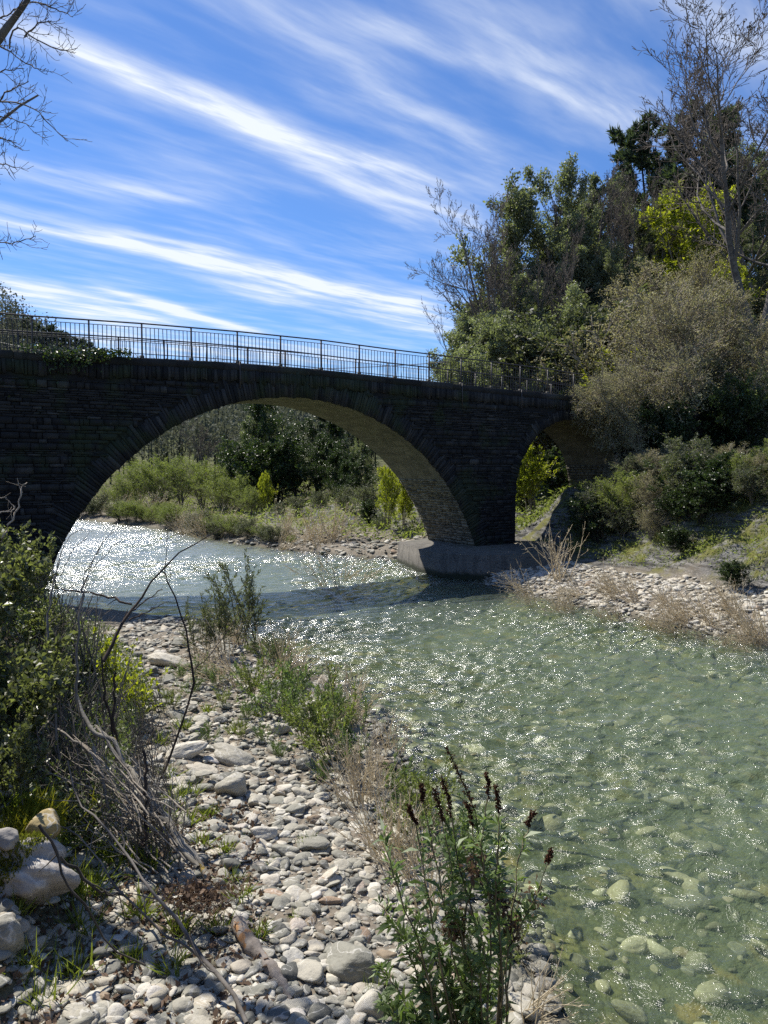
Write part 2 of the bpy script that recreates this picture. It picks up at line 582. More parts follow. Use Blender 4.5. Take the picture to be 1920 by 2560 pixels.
def m_ground():
    m, N = mat('ground')
    tc = N.n('ShaderNodeTexCoord').outputs['Object']
    A = lambda nm: N.n('ShaderNodeAttribute', attribute_name=nm).outputs['Fac']
    n1 = N.noise(tc, 1.3, 6, .6)
    n2 = N.noise(tc, 14.0, 5, .6)
    vo = N.n('ShaderNodeTexVoronoi', {'Vector': tc, 'Scale': 16.0, 'Randomness': 1.0})
    vd = vo.outputs['Distance']
    pebc = N.ramp(N.n('ShaderNodeSeparateColor', {0: vo.outputs['Color']}).outputs[0], [(0, (.09, .09, .08)), (.3, (.19, .18, .15)), (.6, (.28, .26, .22)), (.85, (.21, .165, .115)), (1, (.38, .36, .31))])
    silt = N.mix(n2, (.12, .10, .075), (.23, .20, .155))
    grav = N.mix(N.smooth(vd, .55, .25), silt, pebc)
    soil = N.mix(N.smooth(n2, .3, .7), (.035, .026, .018), (.12, .09, .06))
    grass = N.mix(n2, (.045, .06, .02), (.12, .13, .05))
    lay = N.noise(N.n('ShaderNodeMapping', {'Vector': tc, 'Rotation': (.25, .12, .4), 'Scale': (.7, .7, 7.0)}).outputs[0], 1.6, 6, .65)
    rock = N.mix(N.smooth(lay, .38, .62), (.025, .025, .024), (.19, .185, .175))
    moss = N.mix(n2, (.06, .07, .018), (.17, .16, .045))
    rock = N.mix(N.smooth(N.noise(tc, .9, 6, .7), .46, .6), rock, moss)
    # river bed: rounded stones with algae; warped colour pattern imitates refraction through the ripples
    bv = N.n('ShaderNodeTexVoronoi', {'Vector': N.n('ShaderNodeMapping', {'Vector': N.n('ShaderNodeVectorMath', {0: tc, 1: N.n('ShaderNodeVectorMath', {0: N.noise(tc, 4.5, 4, .65, 0, 1), 1: (.62, .62, .5)}, operation='MULTIPLY').outputs[0]}, operation='ADD').outputs[0], 'Rotation': (0, 0, 1.0)}).outputs[0], 'Scale': 2.6, 'Randomness': 1.0})
    bc = N.ramp(N.n('ShaderNodeSeparateColor', {0: bv.outputs['Color']}).outputs[1], [(0, (.03, .04, .025)), (.3, (.12, .125, .065)), (.55, (.27, .24, .11)), (.75, (.15, .155, .11)), (.9, (.36, .26, .11)), (1, (.5, .47, .33))])
    bed = N.mix(N.smooth(bv.outputs['Distance'], .75, .2), (.07, .08, .055), bc)
    bed = N.mix(N.math('MULTIPLY', n1, .7), bed, (.09, .11, .055))
    c = N.mix(A('grass'), grav, grass)
    c = N.mix(A('soil'), c, soil)
    c = N.mix(A('rock'), c, rock)
    c = N.mix(A('bed'), c, bed)
    wz = N.math('ADD', N.n('ShaderNodeSeparateXYZ', {0: N.n('ShaderNodeNewGeometry').outputs['Position']}).outputs[2], N.math('MULTIPLY', n2, .08))
    band = N.math('MULTIPLY', N.math('SUBTRACT', 1.0, N.smooth(wz, .04, .14)), N.math('SUBTRACT', 1.0, A('bed')))
    c = N.mix(N.math('MULTIPLY', band, .7), c, (.05, .045, .03))
    h = N.math('ADD', N.math('MULTIPLY', n2, .6), N.math('MULTIPLY', vd, -.5))
    b = N.n('ShaderNodeBump', {'Height': h, 'Strength': 0.8, 'Distance': 0.04})
    p = N.n('ShaderNodeBsdfPrincipled', {'Base Color': c, 'Roughness': .9, 'Specular IOR Level': .15, 'Normal': b.outputs[0]})
    finish(N, p.outputs[0])
    return m


def axis_steps(parts):
    out = [parts[0][0]]
    for a, b, st in parts:
        n = max(1, int(round((b - a) / st)))
        out += list(np.linspace(a, b, n + 1)[1:])
    return np.array(out)


def grid(xs, ys):
    X, Y = np.meshgrid(xs, ys)
    ny, nx = X.shape
    i = np.arange(nx * ny).reshape(ny, nx)
    Q = np.stack([i[:-1, :-1], i[:-1, 1:], i[1:, 1:], i[1:, :-1]], -1).reshape(-1, 4)
    return X, Y, Q


def build_ground():
    xs = axis_steps([(-3500, -500, 500), (-500, -120, 20), (-120, -40, 4), (-40, -16, .8), (-16, -6, .3), (-6, 3, .1), (3, 22, .22), (22, 60, 1.2), (60, 160, 5), (160, 500, 25), (500, 3500, 500)])
    ys = axis_steps([(-400, -20, 60), (-20, 2, 1.5), (2, 12, .1), (12, 40, .2), (40, 70, .6), (70, 160, 2.5), (160, 700, 12), (700, 5000, 400)])
    X, Y, Q = grid(xs, ys)
    Z = height(X, Y)
    far = sstep(np.hypot(X, Y), 900, 1500)
    Z = Z * (1 - far)
    Z = np.where(far > 0, Z + 0.0, Z)
    o = MB().add(np.stack([X, Y, Z], -1), Q).obj('ground', m_ground(), smooth=True)
    tag(o, 'gravel, earth and rock banks of the river with its stony bed', kind='structure')
    me = o.data
    x, y = X.ravel(), Y.ravel()
    dl, dr, dh = sd(x, y, E1), -sd(x, y, E2), sd(x, y, WALL[::-1])
    n = fbm(x * .8, y * .8, 3)
    soil = sstep(dl + .8 * n, 3.3, 4.6)
    soil = np.maximum(soil, sstep(dr + n, 5, 9) * .6)
    grass = np.maximum(sstep(dl + 1.2 * n, 2.9, 4.4) * .8, sstep(dr + 1.5 * n, 4, 8))
    grass = np.maximum(grass, sstep(y, 60, 90))
    soil = soil * sstep(y, 120, 70)
    rock = sstep(dr + .6 * n, 3.0, 4.4) * sstep(y, 62, 42) * sstep(dh, 1, -.5)
    for nm, v in (('soil', soil), ('grass', grass), ('rock', rock), ('bed', sstep(np.maximum(dl, dr), .15, -.35))):
        a = me.attributes.new(nm, 'FLOAT', 'POINT')
        a.data.foreach_set('value', v.astype(np.float32))
    return o


def m_water():
    m, N = mat('river_water')
    geo = N.n('ShaderNodeNewGeometry')
    pos = geo.outputs['Position']
    dep = N.n('ShaderNodeAttribute', attribute_name='depth').outputs['Fac']
    rif = N.n('ShaderNodeAttribute', attribute_name='riffle').outputs['Fac']
    flow = N.n('ShaderNodeMapping', {'Vector': pos, 'Rotation': (0, 0, 1.0)}).outputs[0]
    st = N.n('ShaderNodeMapping', {'Vector': flow, 'Scale': (1.0, .55, 1)}).outputs[0]
    w1 = N.noise(st, 3.2, 5, .62, .8)
    w2 = N.noise(st, 15.0, 4, .6, .4)
    w3 = N.noise(flow, 42.0, 2, .5)
    patch = N.math('MULTIPLY', N.smooth(N.noise(N.n('ShaderNodeMapping', {'Vector': flow, 'Scale': (.5, 1.5, 1)}).outputs[0], 1.1, 4, .65, .5), .45, .66), N.math('MINIMUM', rif, 1.0))
    h = N.math('ADD', N.math('ADD', N.math('MULTIPLY', w1, .12), N.math('MULTIPLY', w2, .05)), N.math('MULTIPLY', N.math('MULTIPLY', w3, patch), .021))
    b = N.n('ShaderNodeBump', {'Height': h, 'Strength': N.math('ADD', .35, N.math('MULTIPLY', rif, .5)), 'Distance': 1.0})
    turb = N.n('ShaderNodeBsdfDiffuse', {'Color': (.15, .20, .118, 1), 'Normal': b.outputs[0]})
    clear = N.n('ShaderNodeBsdfTransparent', {'Color': (.86, .92, .75, 1)})
    f = N.math('SUBTRACT', 1.0, N.math('POWER', 2.718, N.math('MULTIPLY', dep, -.66)))
    body = N.n('ShaderNodeMixShader', {0: f, 1: clear.outputs[0], 2: turb.outputs[0]})
    gl = N.n('ShaderNodeBsdfGlossy', {'Color': (1, 1, 1, 1), 'Roughness': .22, 'Normal': b.outputs[0]})
    fr = N.n('ShaderNodeFresnel', {'IOR': 1.33})
    s = N.n('ShaderNodeMixShader', {0: fr.outputs[0], 1: body.outputs[0], 2: gl.outputs[0]})
    finish(N, s.outputs[0])
    return m


def waves(X, Y):
    """running ripples, sharper in the riffles"""
    fx, fy = X * .534 - Y * .845, X * .845 + Y * .534            # along and across the current
    wx = fx + .35 * vnoise(X * .8, Y * .8); wy = fy + .35 * vnoise(X * .8 + 40, Y * .8)
    rif = np.clip(.55 + .75 * fbm(X * .16 + 3, Y * .16 + 8, 3), .15, 1.3)
    r1 = 1 - np.abs(fbm(wx * 1.2, wy * .8, 3)) * 1.6
    r2 = 1 - np.abs(fbm(wx * 3.6 + 11, wy * 2.4, 2)) * 1.6
    r3 = fbm(wx * 8.5, wy * 5.5 + 7, 2)
    return (.045 * r1 + .042 * r2 + .026 * r3) * rif, rif


def build_water():
    xs = axis_steps([(-200, -40, 8), (-40, -14, .6), (-14, -5, .15), (-5, 12, .055), (12, 26, .5), (26, 60, 6)])
    ys = axis_steps([(-40, 3, 2), (3, 20, .055), (20, 32, .08), (32, 62, .3), (62, 180, 6)])
    X, Y, Q = grid(xs, ys)
    W, rif = waves(X, Y)
    Z = height(X, Y)
    ok = (Z < 0.10).ravel()
    Q = Q[ok[Q].any(1)]
    P = np.stack([X, Y, W - .03], -1).reshape(-1, 3)
    used = np.zeros(len(P), bool); used[Q.ravel()] = True
    mp = np.cumsum(used) - 1
    o = MB().add(P[used], mp[Q]).obj('river_water', m_water(), smooth=True)
    tag(o, 'clear green river running under the bridge', kind='structure')
    for nm, v in (('depth', np.clip(-Z, 0, 3).ravel()[used]), ('riffle', rif.ravel()[used])):
        a = o.data.attributes.new(nm, 'FLOAT', 'POINT')
        a.data.foreach_set('value', v.astype(np.float32))


build_ground()
build_water()
# ------------------------------------------------------------------ the bridge
def prof(tab):
    t = np.array(tab)
    return lambda s: np.interp(s, t[:, 0], t[:, 1])


PAR = prof([(-16, 6.95), (-4, 7.05), (1.6, 7.11), (4.6, 7.19), (6, 7.21), (8.9, 7.2), (11.9, 7.1), (14.9, 7.04), (17.9, 6.95), (21.1, 6.90), (30, 6.85)])
TOPR = prof([(-16, 7.95), (-4, 8.05), (0, 8.09), (3.1, 8.18), (6, 8.22), (8.9, 8.21), (11.9, 8.12), (16.4, 8.02), (19.5, 7.94), (21.1, 7.86), (23.2, 7.74), (27, 7.66)])
A1 = (7.95, -1.98, 8.2)     # main arch: centre s, centre z, radius
A2 = (20.8, 2.8, 3.1)       # flood arch
BW = 3.1                    # width of the bridge
S0, S1 = -14.0, 27.0
bridge = empty('stone_bridge', (B0[0], B0[1], 0), math.atan2(BT[1], BT[0]))
tag(bridge, 'dark old stone arch bridge spanning the river with a large and a small arch', 'bridge')


def bw(s, q, z):
    """bridge coordinates -> world"""
    p = B0 + BT * s + BN * q
    return Vector((p[0], p[1], z))


def soffit(s):
    s = np.asarray(s, float)
    z = np.full(s.shape, -1.2)
    a = np.abs(s - A1[0]) < A1[2]
    z = np.where(a, np.maximum(z, A1[1] + np.sqrt(np.maximum(A1[2] ** 2 - (s - A1[0]) ** 2, 0))), z)
    b = np.abs(s - A2[0]) < A2[2]
    z = np.where(b, A2[1] + np.sqrt(np.maximum(A2[2] ** 2 - (s - A2[0]) ** 2, 0)), z)
    return z


def m_masonry(name, lo, hi, moss=.12, stain=.5, lime=0.0, wet=False):
    m, N = mat(name)
    tc = N.n('ShaderNodeTexCoord').outputs['Object']
    tone = N.n('ShaderNodeAttribute', attribute_name='tone').outputs['Fac']
    n1 = N.noise(tc, 3.0, 6, .65)
    n2 = N.noise(tc, 22.0, 5, .65)
    c = N.mix(tone, lo, hi)
    k = N.math('ADD', .55, N.math('ADD', N.math('MULTIPLY', n1, .5), N.math('MULTIPLY', n2, .4)))
    c = N.mix(1.0, c, N.n('ShaderNodeCombineXYZ', {0: k, 1: k, 2: k}).outputs[0], 'MULTIPLY')
    run = N.noise(N.n('ShaderNodeMapping', {'Vector': tc, 'Scale': (3.5, 3.5, .25)}).outputs[0], 1.0, 5, .6)
    c = N.mix(N.math('MULTIPLY', N.smooth(run, .45, .65), stain), c, (.018, .018, .018))
    big = N.noise(tc, .55, 5, .6)
    c = N.mix(N.math('MULTIPLY', N.smooth(big, .5, .62), moss), c, (.035, .05, .018))
    if lime:                                    # lime run-off below the coping
        lm = N.noise(N.n('ShaderNodeMapping', {'Vector': tc, 'Scale': (2.2, 2.2, .6), 'Location': (3, 0, 1)}).outputs[0], 1.3, 6, .7)
        c = N.mix(N.math('MULTIPLY', N.smooth(lm, .66, .74), lime), c, (.22, .21, .19))
    if wet:                                     # algae up to the flood line
        zz = N.math('ADD', N.n('ShaderNodeSeparateXYZ', {0: tc}).outputs[2], N.math('MULTIPLY', n1, .25))
        c = N.mix(N.math('SUBTRACT', 1.0, N.smooth(zz, .22, .42)), c, (.022, .026, .014))
        cr = N.noise(tc, 1.1, 6, .7, .4)
        c = N.mix(N.math('MULTIPLY', N.math('SUBTRACT', 1.0, N.smooth(N.math('ABSOLUTE', N.math('SUBTRACT', cr, .5)), 0.0, .012)), .8), c, (.02, .02, .018))
    b = N.n('ShaderNodeBump', {'Height': N.math('ADD', n1, n2), 'Strength': .6, 'Distance': .03})
    p = N.n('ShaderNodeBsdfPrincipled', {'Base Color': c, 'Roughness': .88, 'Specular IOR Level': .25, 'Normal': b.outputs[0]})
    finish(N, p.outputs[0])
    return m


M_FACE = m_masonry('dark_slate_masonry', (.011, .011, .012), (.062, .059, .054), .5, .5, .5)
M_BACK = m_masonry('mortar', (.010, .010, .011), (.028, .026, .024), .3, .3)
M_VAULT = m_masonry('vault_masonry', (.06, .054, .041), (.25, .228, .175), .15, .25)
M_CONC = m_masonry('old_concrete', (.075, .07, .06), (.17, .158, .135), .2, .35, 0, True)
M_COPE = m_masonry('stained_coping', (.022, .021, .020), (.05, .048, .045), .3, .7)
M_RAIL = m_plain('weathered_railing_paint', (.055, .048, .045), .6, .1, .35, 30)

r = np.random.default_rng(3)


def stone_box(mb, c, h, tone, rot=None, jit=.012):
    V, Q = box_vf((0, 0, 0), h)
    V = V + r.uniform(-1, 1, V.shape) * np.minimum(jit, np.asarray(h) * .5)
    if rot is not None:
        V = V @ rot.T
    mb.add(V + np.asarray(c), Q, tone=tone)


def build_bridge():
    # core: both faces, soffits, jambs, road
    ss = np.unique(np.concatenate([np.arange(S0, S1 + .01, .25), A1[0] + A1[2] * np.cos(np.linspace(0, np.pi, 90)), A2[0] + A2[2] * np.cos(np.linspace(0, np.pi, 40))]))
    mb = MB(); vault = MB()
    for a, b in zip(ss[:-1], ss[1:]):
        m_ = (a + b) / 2
        inside1 = abs(m_ - A1[0]) < A1[2]; inside2 = abs(m_ - A2[0]) < A2[2]
        e = 1e-6
        za, zb = soffit(a + e), soffit(b - e)
        ta, tb = PAR(a) - .02, PAR(b) - .02
        for q in (0, BW):
            mb.add([(a, q, za), (b, q, zb), (b, q, tb), (a, q, ta)], [[0, 1, 2, 3]] if q == 0 else [[3, 2, 1, 0]], tone=.3)
        mb.add([(a, 0, ta), (b, 0, tb), (b, BW, tb), (a, BW, ta)], [[0, 1, 2, 3]], tone=.5)
        if inside1 or inside2:
            n = 6
            for k in range(n):
                q0, q1 = BW * k / n, BW * (k + 1) / n
                vault.add([(a, q0, za), (a, q1, za), (b, q1, zb), (b, q0, zb)], [[0, 1, 2, 3]], tone=float(r.uniform(.4, .8) if inside1 else r.uniform(0, .2)))  # flood arch toned darker than the main vault: shade put into the colour
    for s in (A2[0] - A2[2], A2[0] + A2[2]):
        vault.add([(s, 0, -1.2), (s, BW, -1.2), (s, BW, A2[1]), (s, 0, A2[1])], [[0, 1, 2, 3]], tone=.1)
    mb.obj('spandrel_core', M_BACK, bridge)
    vault.obj('arch_soffit', M_VAULT, bridge)

    # facing: thin irregular slate courses, real stones standing a little proud
    f = MB()
    z = -.4
    while z < 6.7:
        h = r.uniform(.04, .10) if r.random() < .65 else r.uniform(.1, .22)
        s = S0 + r.uniform(0, .3)
        while s < S1:
            w = r.uniform(.12, .62) * (.8 if h > .12 else 1.0)
            c = s + w / 2; zc = z + h / 2
            ro = np.hypot(c - A1[0], zc - A1[1]); r2 = np.hypot(c - A2[0], zc - A2[1])
            ok = zc + h / 2 < PAR(c) - .62 and ro > A1[2] + .62 and (r2 > A2[2] + .55 if zc > A2[1] else abs(c - A2[0]) > A2[2] + .06 + w / 2)
            ok = ok and not (abs(c - A1[0]) < A1[2] and zc < soffit(np.array(c)))
            if zc < A1[1] + 4 and ro <= A1[2] + .62:
                ok = False
            if ok:
                d = r.uniform(.02, .06)
                t = r.uniform(0, .55) if r.random() > .04 else r.uniform(.8, 1.5)
                stone_box(f, (c, -d / 2 + .01, zc), (w / 2 - .008, d / 2 + .02, h / 2 - .007), t)
            s += w
        z += h
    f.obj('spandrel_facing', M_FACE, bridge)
    # soldier course below the coping
    sc = MB()
    s = S0
    while s < S1:
        w = r.uniform(.05, .15)
        h = r.uniform(.30, .42)
        zt = PAR(s) - .235
        stone_box(sc, (s + w / 2, -.02, zt - h / 2), (w / 2 - .004, r.uniform(.03, .06), h / 2), r.uniform(.0, .8))
        s += w
    sc.obj('soldier_course', M_FACE, bridge)
    # voussoirs
    for (c, zc, R), dp, lim in ((A1, .78, (4, 176)), (A2, .5, (0, 180))):
        vb = MB()
        a = math.radians(lim[0])
        while a < math.radians(lim[1]):
            w = r.uniform(.06, .14)
            da = w / R
            am = a + da / 2
            L = dp * r.uniform(.6, 1.08)
            ri = R + r.uniform(-.03, .03)
            rot = np.array([[math.cos(am), 0, -math.sin(am)], [0, 1, 0], [math.sin(am), 0, math.cos(am)]])
            d = r.uniform(.015, .05)
            stone_box(vb, (c + (ri + L / 2) * math.cos(am), -d / 2 + .02, zc + (ri + L / 2) * math.sin(am)), (L / 2, d / 2 + .03, w / 2 - .004), r.uniform(0, .8) if r.random() > .05 else 1.2, rot)
            a += da
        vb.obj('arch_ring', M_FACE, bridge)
    # flat masonry lining the lower right haunch of the main arch and the jambs of the flood arch, their shade put into a darker tone
    hm = MB()
    a = 13.0
    while a < 41:
        z_ = A1[1] + A1[2] * math.sin(math.radians(a))
        h = r.uniform(.07, .14)
        da = math.degrees(h / A1[2])
        am = math.radians(a + da / 2)
        q = 0.02
        while q < BW - .05:
            w = min(r.uniform(.16, .5), BW - q)
            d = r.uniform(.02, .06)
            rot = np.array([[math.cos(am), 0, -math.sin(am)], [0, 1, 0], [math.sin(am), 0, math.cos(am)]])
            rr = A1[2] - d / 2 + .02
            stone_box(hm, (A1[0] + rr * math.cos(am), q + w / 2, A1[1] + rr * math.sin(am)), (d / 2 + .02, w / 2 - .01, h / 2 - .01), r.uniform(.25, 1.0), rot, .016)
            q += w
        a += da
    for sj, sg in ((A2[0] - A2[2], 1), (A2[0] + A2[2], -1)):
        z = 0.3
        while z < 4.0:
            h = r.uniform(.07, .16)
            q = 0.02
            while q < BW - .05:
                w = min(r.uniform(.16, .5), BW - q)
                d = r.uniform(.02, .05)
                zz = z + h / 2
                ex = A2[2] - math.sqrt(max(A2[2] ** 2 - max(zz - A2[1], 0) ** 2, 0))
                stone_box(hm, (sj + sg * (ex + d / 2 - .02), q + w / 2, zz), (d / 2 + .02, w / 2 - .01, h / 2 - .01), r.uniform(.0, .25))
                q += w
            z += h
    hm.obj('pier_lining', M_VAULT, bridge)
    # coping
    cs = np.arange(S0, S1, 1.5)
    for a in cs:
        b = a + 1.49
        e = .05 + r.uniform(-.006, .006)
        za, zb = PAR(a), PAR(b)
        for q0, q1 in ((-e, .30), (BW - .30, BW + e)):
            cp = MB()
            V = [(a, q0, za - .23), (b, q0, zb - .23), (b, q1, zb - .23), (a, q1, za - .23), (a, q0, za), (b, q0, zb), (b, q1, zb), (a, q1, za)]
            cp.add(V, BOXQ, tone=r.uniform(0, 1))
            cp.obj('coping_stone', M_COPE, bridge)
    # iron straps that hold some posts
    for s in (6.0, 14.9, 17.9):
        st = MB()
        V, Q = box_vf((s, -.085, PAR(s) - .38), (.018, .012, .42))
        st.add(V, Q)
        st.obj('iron_strap', M_RAIL, bridge)
    # concrete plinth with a pointed nose, in two lifts
    pl = MB()
    top = [on_z(996, 1356, .84), on_z(1052, 1375, .84), on_z(1115, 1385, .84), on_z(1200, 1389, .84), on_z(1420, 1384, .84), Vector((8.4, 33.8, .84)), Vector((4.6, 34.9, .84)), on_z(1082, 1342, .84)]
    Mi = (Matrix.Translation((B0[0], B0[1], 0)) @ Matrix.Rotation(math.atan2(BT[1], BT[0]), 4, 'Z')).inverted()
    ctr = sum(top, Vector()) / len(top)
    lifts = [(.84, 0.0), (.62, .0), (.615, .035), (.33, .04), (.325, .05), (-1.0, .08)]
    L = []
    for zz, o in lifts:
        for p in top:
            d = (p - ctr); d.z = 0; d.normalize()
            w = p + d * o
            L.append(Mi @ Vector((w.x, w.y, zz + r.uniform(-.01, .01))))
    n = len(top)
    Qs = []
    for k in range(len(lifts) - 1):
        for i in range(n):
            j = (i + 1) % n
            Qs.append((k * n + i, (k + 1) * n + i, (k + 1) * n + j, k * n + j))
    pl.add([tuple(v) for v in L], Qs, [(0, i, i + 1) for i in range(1, n - 1)], tone=.6)
    pl.obj('pier_plinth', M_CONC, bridge)


build_bridge()


def railing(name, q, label, seed, s_lo, s_hi, lean):
    """iron railing: handrail, rails, one post and one baluster panel for each bay"""
    rr = np.random.default_rng(seed)
    root = empty(name, (B0[0], B0[1], 0), math.atan2(BT[1], BT[0]))
    tag(root, label, 'railing', 'railings of the bridge')
    ss = np.arange(s_lo, s_hi + .01, 1.5)
    fine = np.arange(s_lo, s_hi + .01, .5)
    for nm, dz, rad in (('handrail', 0.0, .024), ('upper_rail', -.115, .011), ('middle_rail', -.50, .014)):
        P = np.stack([fine, np.full_like(fine, q), TOPR(fine) + dz], -1)
        m_ = MB(); m_.add(*tubes(P, rad, 6)); m_.obj(nm, M_RAIL, root, True)
    for i, s in enumerate(ss):
        p = MB()
        h0, h1 = PAR(s) - .02, TOPR(s) - .015
        V, Q = box_vf((s, q, (h0 + h1) / 2), (.022, .022, (h1 - h0) / 2))
        p.add(V, Q)
        po = p.obj('post', M_RAIL, root)
        V, Q = box_vf((s, q, PAR(s) + .04), (.05, .05, .05))
        MB().add(V, Q).obj('post_foot', M_CONC, po)
        if s + 1.4 > s_hi:
            continue
        b = MB()
        n = 12
        for k in range(1, n):
            x = s + 1.5 * k / n
            off = rr.normal() * lean if rr.random() < .35 else rr.normal() * .004
            top, bot = TOPR(x) - .115, PAR(x) + (.0 if q < 1 else .10)
            if rr.random() < lean * .8:
                bot += rr.uniform(.1, .4)
            b.add(*tubes([(x + off, q, bot), (x + off * .3, q + rr.normal() * lean * .2, (bot + top) / 2), (x, q, top)], .0115, 4))
        b.obj('baluster_panel', M_RAIL, root)
    if q > 1:
        P = np.stack([fine, np.full_like(fine, q), PAR(fine) + .1], -1)
        m_ = MB(); m_.add(*tubes(P, .012, 4)); m_.obj('lower_rail', M_RAIL, root)
    return root


railing('bridge_railing', .12, 'iron railing along the near edge of the stone bridge', 1, -12, 25.5, .02)
railing('bridge_railing', BW - .14, 'iron railing with bent bars along the far edge of the bridge', 2, -12, 25.5, .06)
# ------------------------------------------------------------------ trees: one of each kind, then copies
M_HOLM = m_leaf('evergreen_leaf', (.088, .098, .066), (.27, .285, .20), .38, .5, .3)
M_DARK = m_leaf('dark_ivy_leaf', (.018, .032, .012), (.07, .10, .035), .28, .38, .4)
M_PINE = m_leaf('pine_needle', (.035, .052, .036), (.10, .125, .08), .25, .55, .25)
M_BUD = m_leaf('tan_bud', (.16, .15, .085), (.40, .38, .235), .35, .6, .2, (1.25, 1.25, .8))
M_YEL = m_leaf('spring_leaf', (.16, .20, .02), (.40, .43, .06), .55, .5, .3, (1.3, 1.35, .5))
M_WIL = m_leaf('willow_leaf', (.10, .125, .036), (.25, .275, .10), .4, .5, .3)
M_GREY = m_leaf('grey_green_leaf', (.06, .07, .045), (.17, .18, .12), .3, .5, .3)
M_BRKG = m_bark('grey_bark', (.07, .063, .055), (.21, .19, .165), 5)
M_BRKD = m_bark('dark_bark', (.028, .024, .02), (.085, .075, .06), 5)
M_TWIG = m_bark('twig_bark', (.15, .125, .095), (.34, .295, .23), 3)
M_BTWIG = m_bark('brown_twig', (.085, .072, .06), (.20, .17, .14), 3)


def skeleton(seed, H, spread=1.0, trunks=1, lean=0.0, first=.3, nb=(12, 7, 6, 4), up=.12, a1=(30, 60), thick=.016, wig=.12):
    """trunk, limbs, branches and twigs: list of (pts, rad) per level"""
    r = np.random.default_rng(seed)
    P = np.zeros((trunks, 3)); P[:, :2] = r.normal(size=(trunks, 2)) * .03 * H * (trunks > 1)
    D = np.tile([0, 0, 1.0], (trunks, 1)) + np.c_[r.normal(size=(trunks, 2)) * .16 * spread * (trunks > 1), np.zeros(trunks)]
    D[:, 0] += lean
    L = H * r.uniform(.8, 1.0, trunks) if trunks > 1 else np.array([H * .92])
    pts, rad = grow(r, P, D, L, np.full(trunks, H * thick), 9, .06, .04, .12)
    lev = [(pts, rad)]
    lr = [.52 * spread, .5, .48, .5]
    for k, n in enumerate(nb):
        p, d, l, rr = spawn(r, pts, rad, L, n, first if k == 0 else .2, 1.0, a1 if k == 0 else (22, 60), lr[k], .55, .55 if k == 0 else .4)
        K = 6 if k == 0 else (5 if k == 1 else 4)
        pts, rad = grow(r, p, d, l, np.maximum(rr, .004), K, wig, up if k < 3 else up * .6, .3)
        L = l
        lev.append((pts, rad))
    return r, lev


def wood(lev, mats, parent, upto=None, min_r=0.0, trunk_name='trunk'):
    mb = MB()
    for k, (p, q) in enumerate(lev if upto is None else lev[:upto]):
        mb.add(*tubes(p, np.maximum(q, min_r), 6 if k == 0 else (4 if k == 1 else 3)), tone=.5)
    return mb.obj(trunk_name, mats, parent)


def root_for(name, label, cat, group):
    return tag(empty(name), label, cat, group)


def bare_tree(name, seed, H, label, buds=0.0, bark=None, twig=None, **kw):
    o = root_for(name, label, 'tree', None)
    r, lev = skeleton(seed, H, **kw)
    wood(lev, bark or M_BRKG, o, 2)
    mb = MB()
    for p, q in lev[2:]:
        mb.add(*tubes(p, np.maximum(q, .011 * H / 15), 3))
    if buds:
        P, D = along(r, lev[-1][0], 2, .4, 1)
        k = r.random(len(P)) < buds
        V, Q = leaves(r, P[k], .006 * H, .6, D[k], jit=.5)
        mb.add(V, Q, tone=np.repeat(r.random(k.sum()), 4))
    mb.obj('crown', twig or M_BTWIG, o)
    return o


def leafy_tree(name, seed, H, label, leafm, n_leaf, size, asp=.5, jit=.05, clump=0.0, cat='tree', bark=None, flat=0.15, droop=.1, twigs=True, min_r=.006, **kw):
    o = root_for(name, label, cat, None)
    r, lev = skeleton(seed, H, **kw)
    wood(lev, bark or M_BRKD, o, 3 if twigs else 2, min_r, 'trunk' if cat == 'tree' else 'stems')
    P, D = along(r, lev[-1][0], max(1, n_leaf // len(lev[-1][0])), .15, 1.0)
    P = P + r.normal(size=P.shape) * jit * H * .3
    V, Q = leaves(r, P, size, asp, D, flat, droop, .7)
    # tone: each spray of leaves shares an age, older leaves are darker
    t = np.clip(.5 + .5 * vnoise(P[:, 0] * 1.7 + seed, P[:, 1] * 1.7 + P[:, 2] * 1.3) + r.normal(size=len(P)) * .22, 0, 1)
    mb = MB().add(V, Q, tone=np.repeat(t, 4))
    mb.obj('crown' if cat == 'tree' else 'foliage', leafm, o)
    return o


def pine_tree(name, seed, H, label):
    o = root_for(name, label, 'tree', None)
    r = np.random.default_rng(seed)
    pts, rad = grow(r, np.zeros((1, 3)), np.array([[.05, 0, 1.]]), np.array([H]), np.array([H * .016]), 9, .04, .02, .2)
    p, d, l, rr = spawn(r, pts, rad, np.array([H]), 40, .38, 1, (55, 95), .30, .4, .55)
    b, br = grow(r, p, d, l, rr, 6, .1, .07, .3)
    p2, d2, l2, r2 = spawn(r, b, br, l, 7, .25, 1, (25, 65), .5, .5, .3)
    c, cr = grow(r, p2, d2, l2, r2, 4, .12, .12, .3)
    wood([(pts, rad), (b, br), (c, cr)], M_BRKD, o, 3, .01)
    mb = MB()
    P, D = along(r, c, 70, .3, 1.0)
    V, Q = leaves(r, P, H * .036, .2, D, 0, -.15, .8)
    t = np.clip(.5 + .3 * vnoise(P[:, 0] * 2, P[:, 2] * 2) + r.normal(size=len(P)) * .2, 0, 1)
    mb.add(V, Q, tone=np.repeat(t, 4))
    mb.obj('crown', M_PINE, o)
    return o


PARK = []


def proto(o):
    PARK.append(o)
    return o


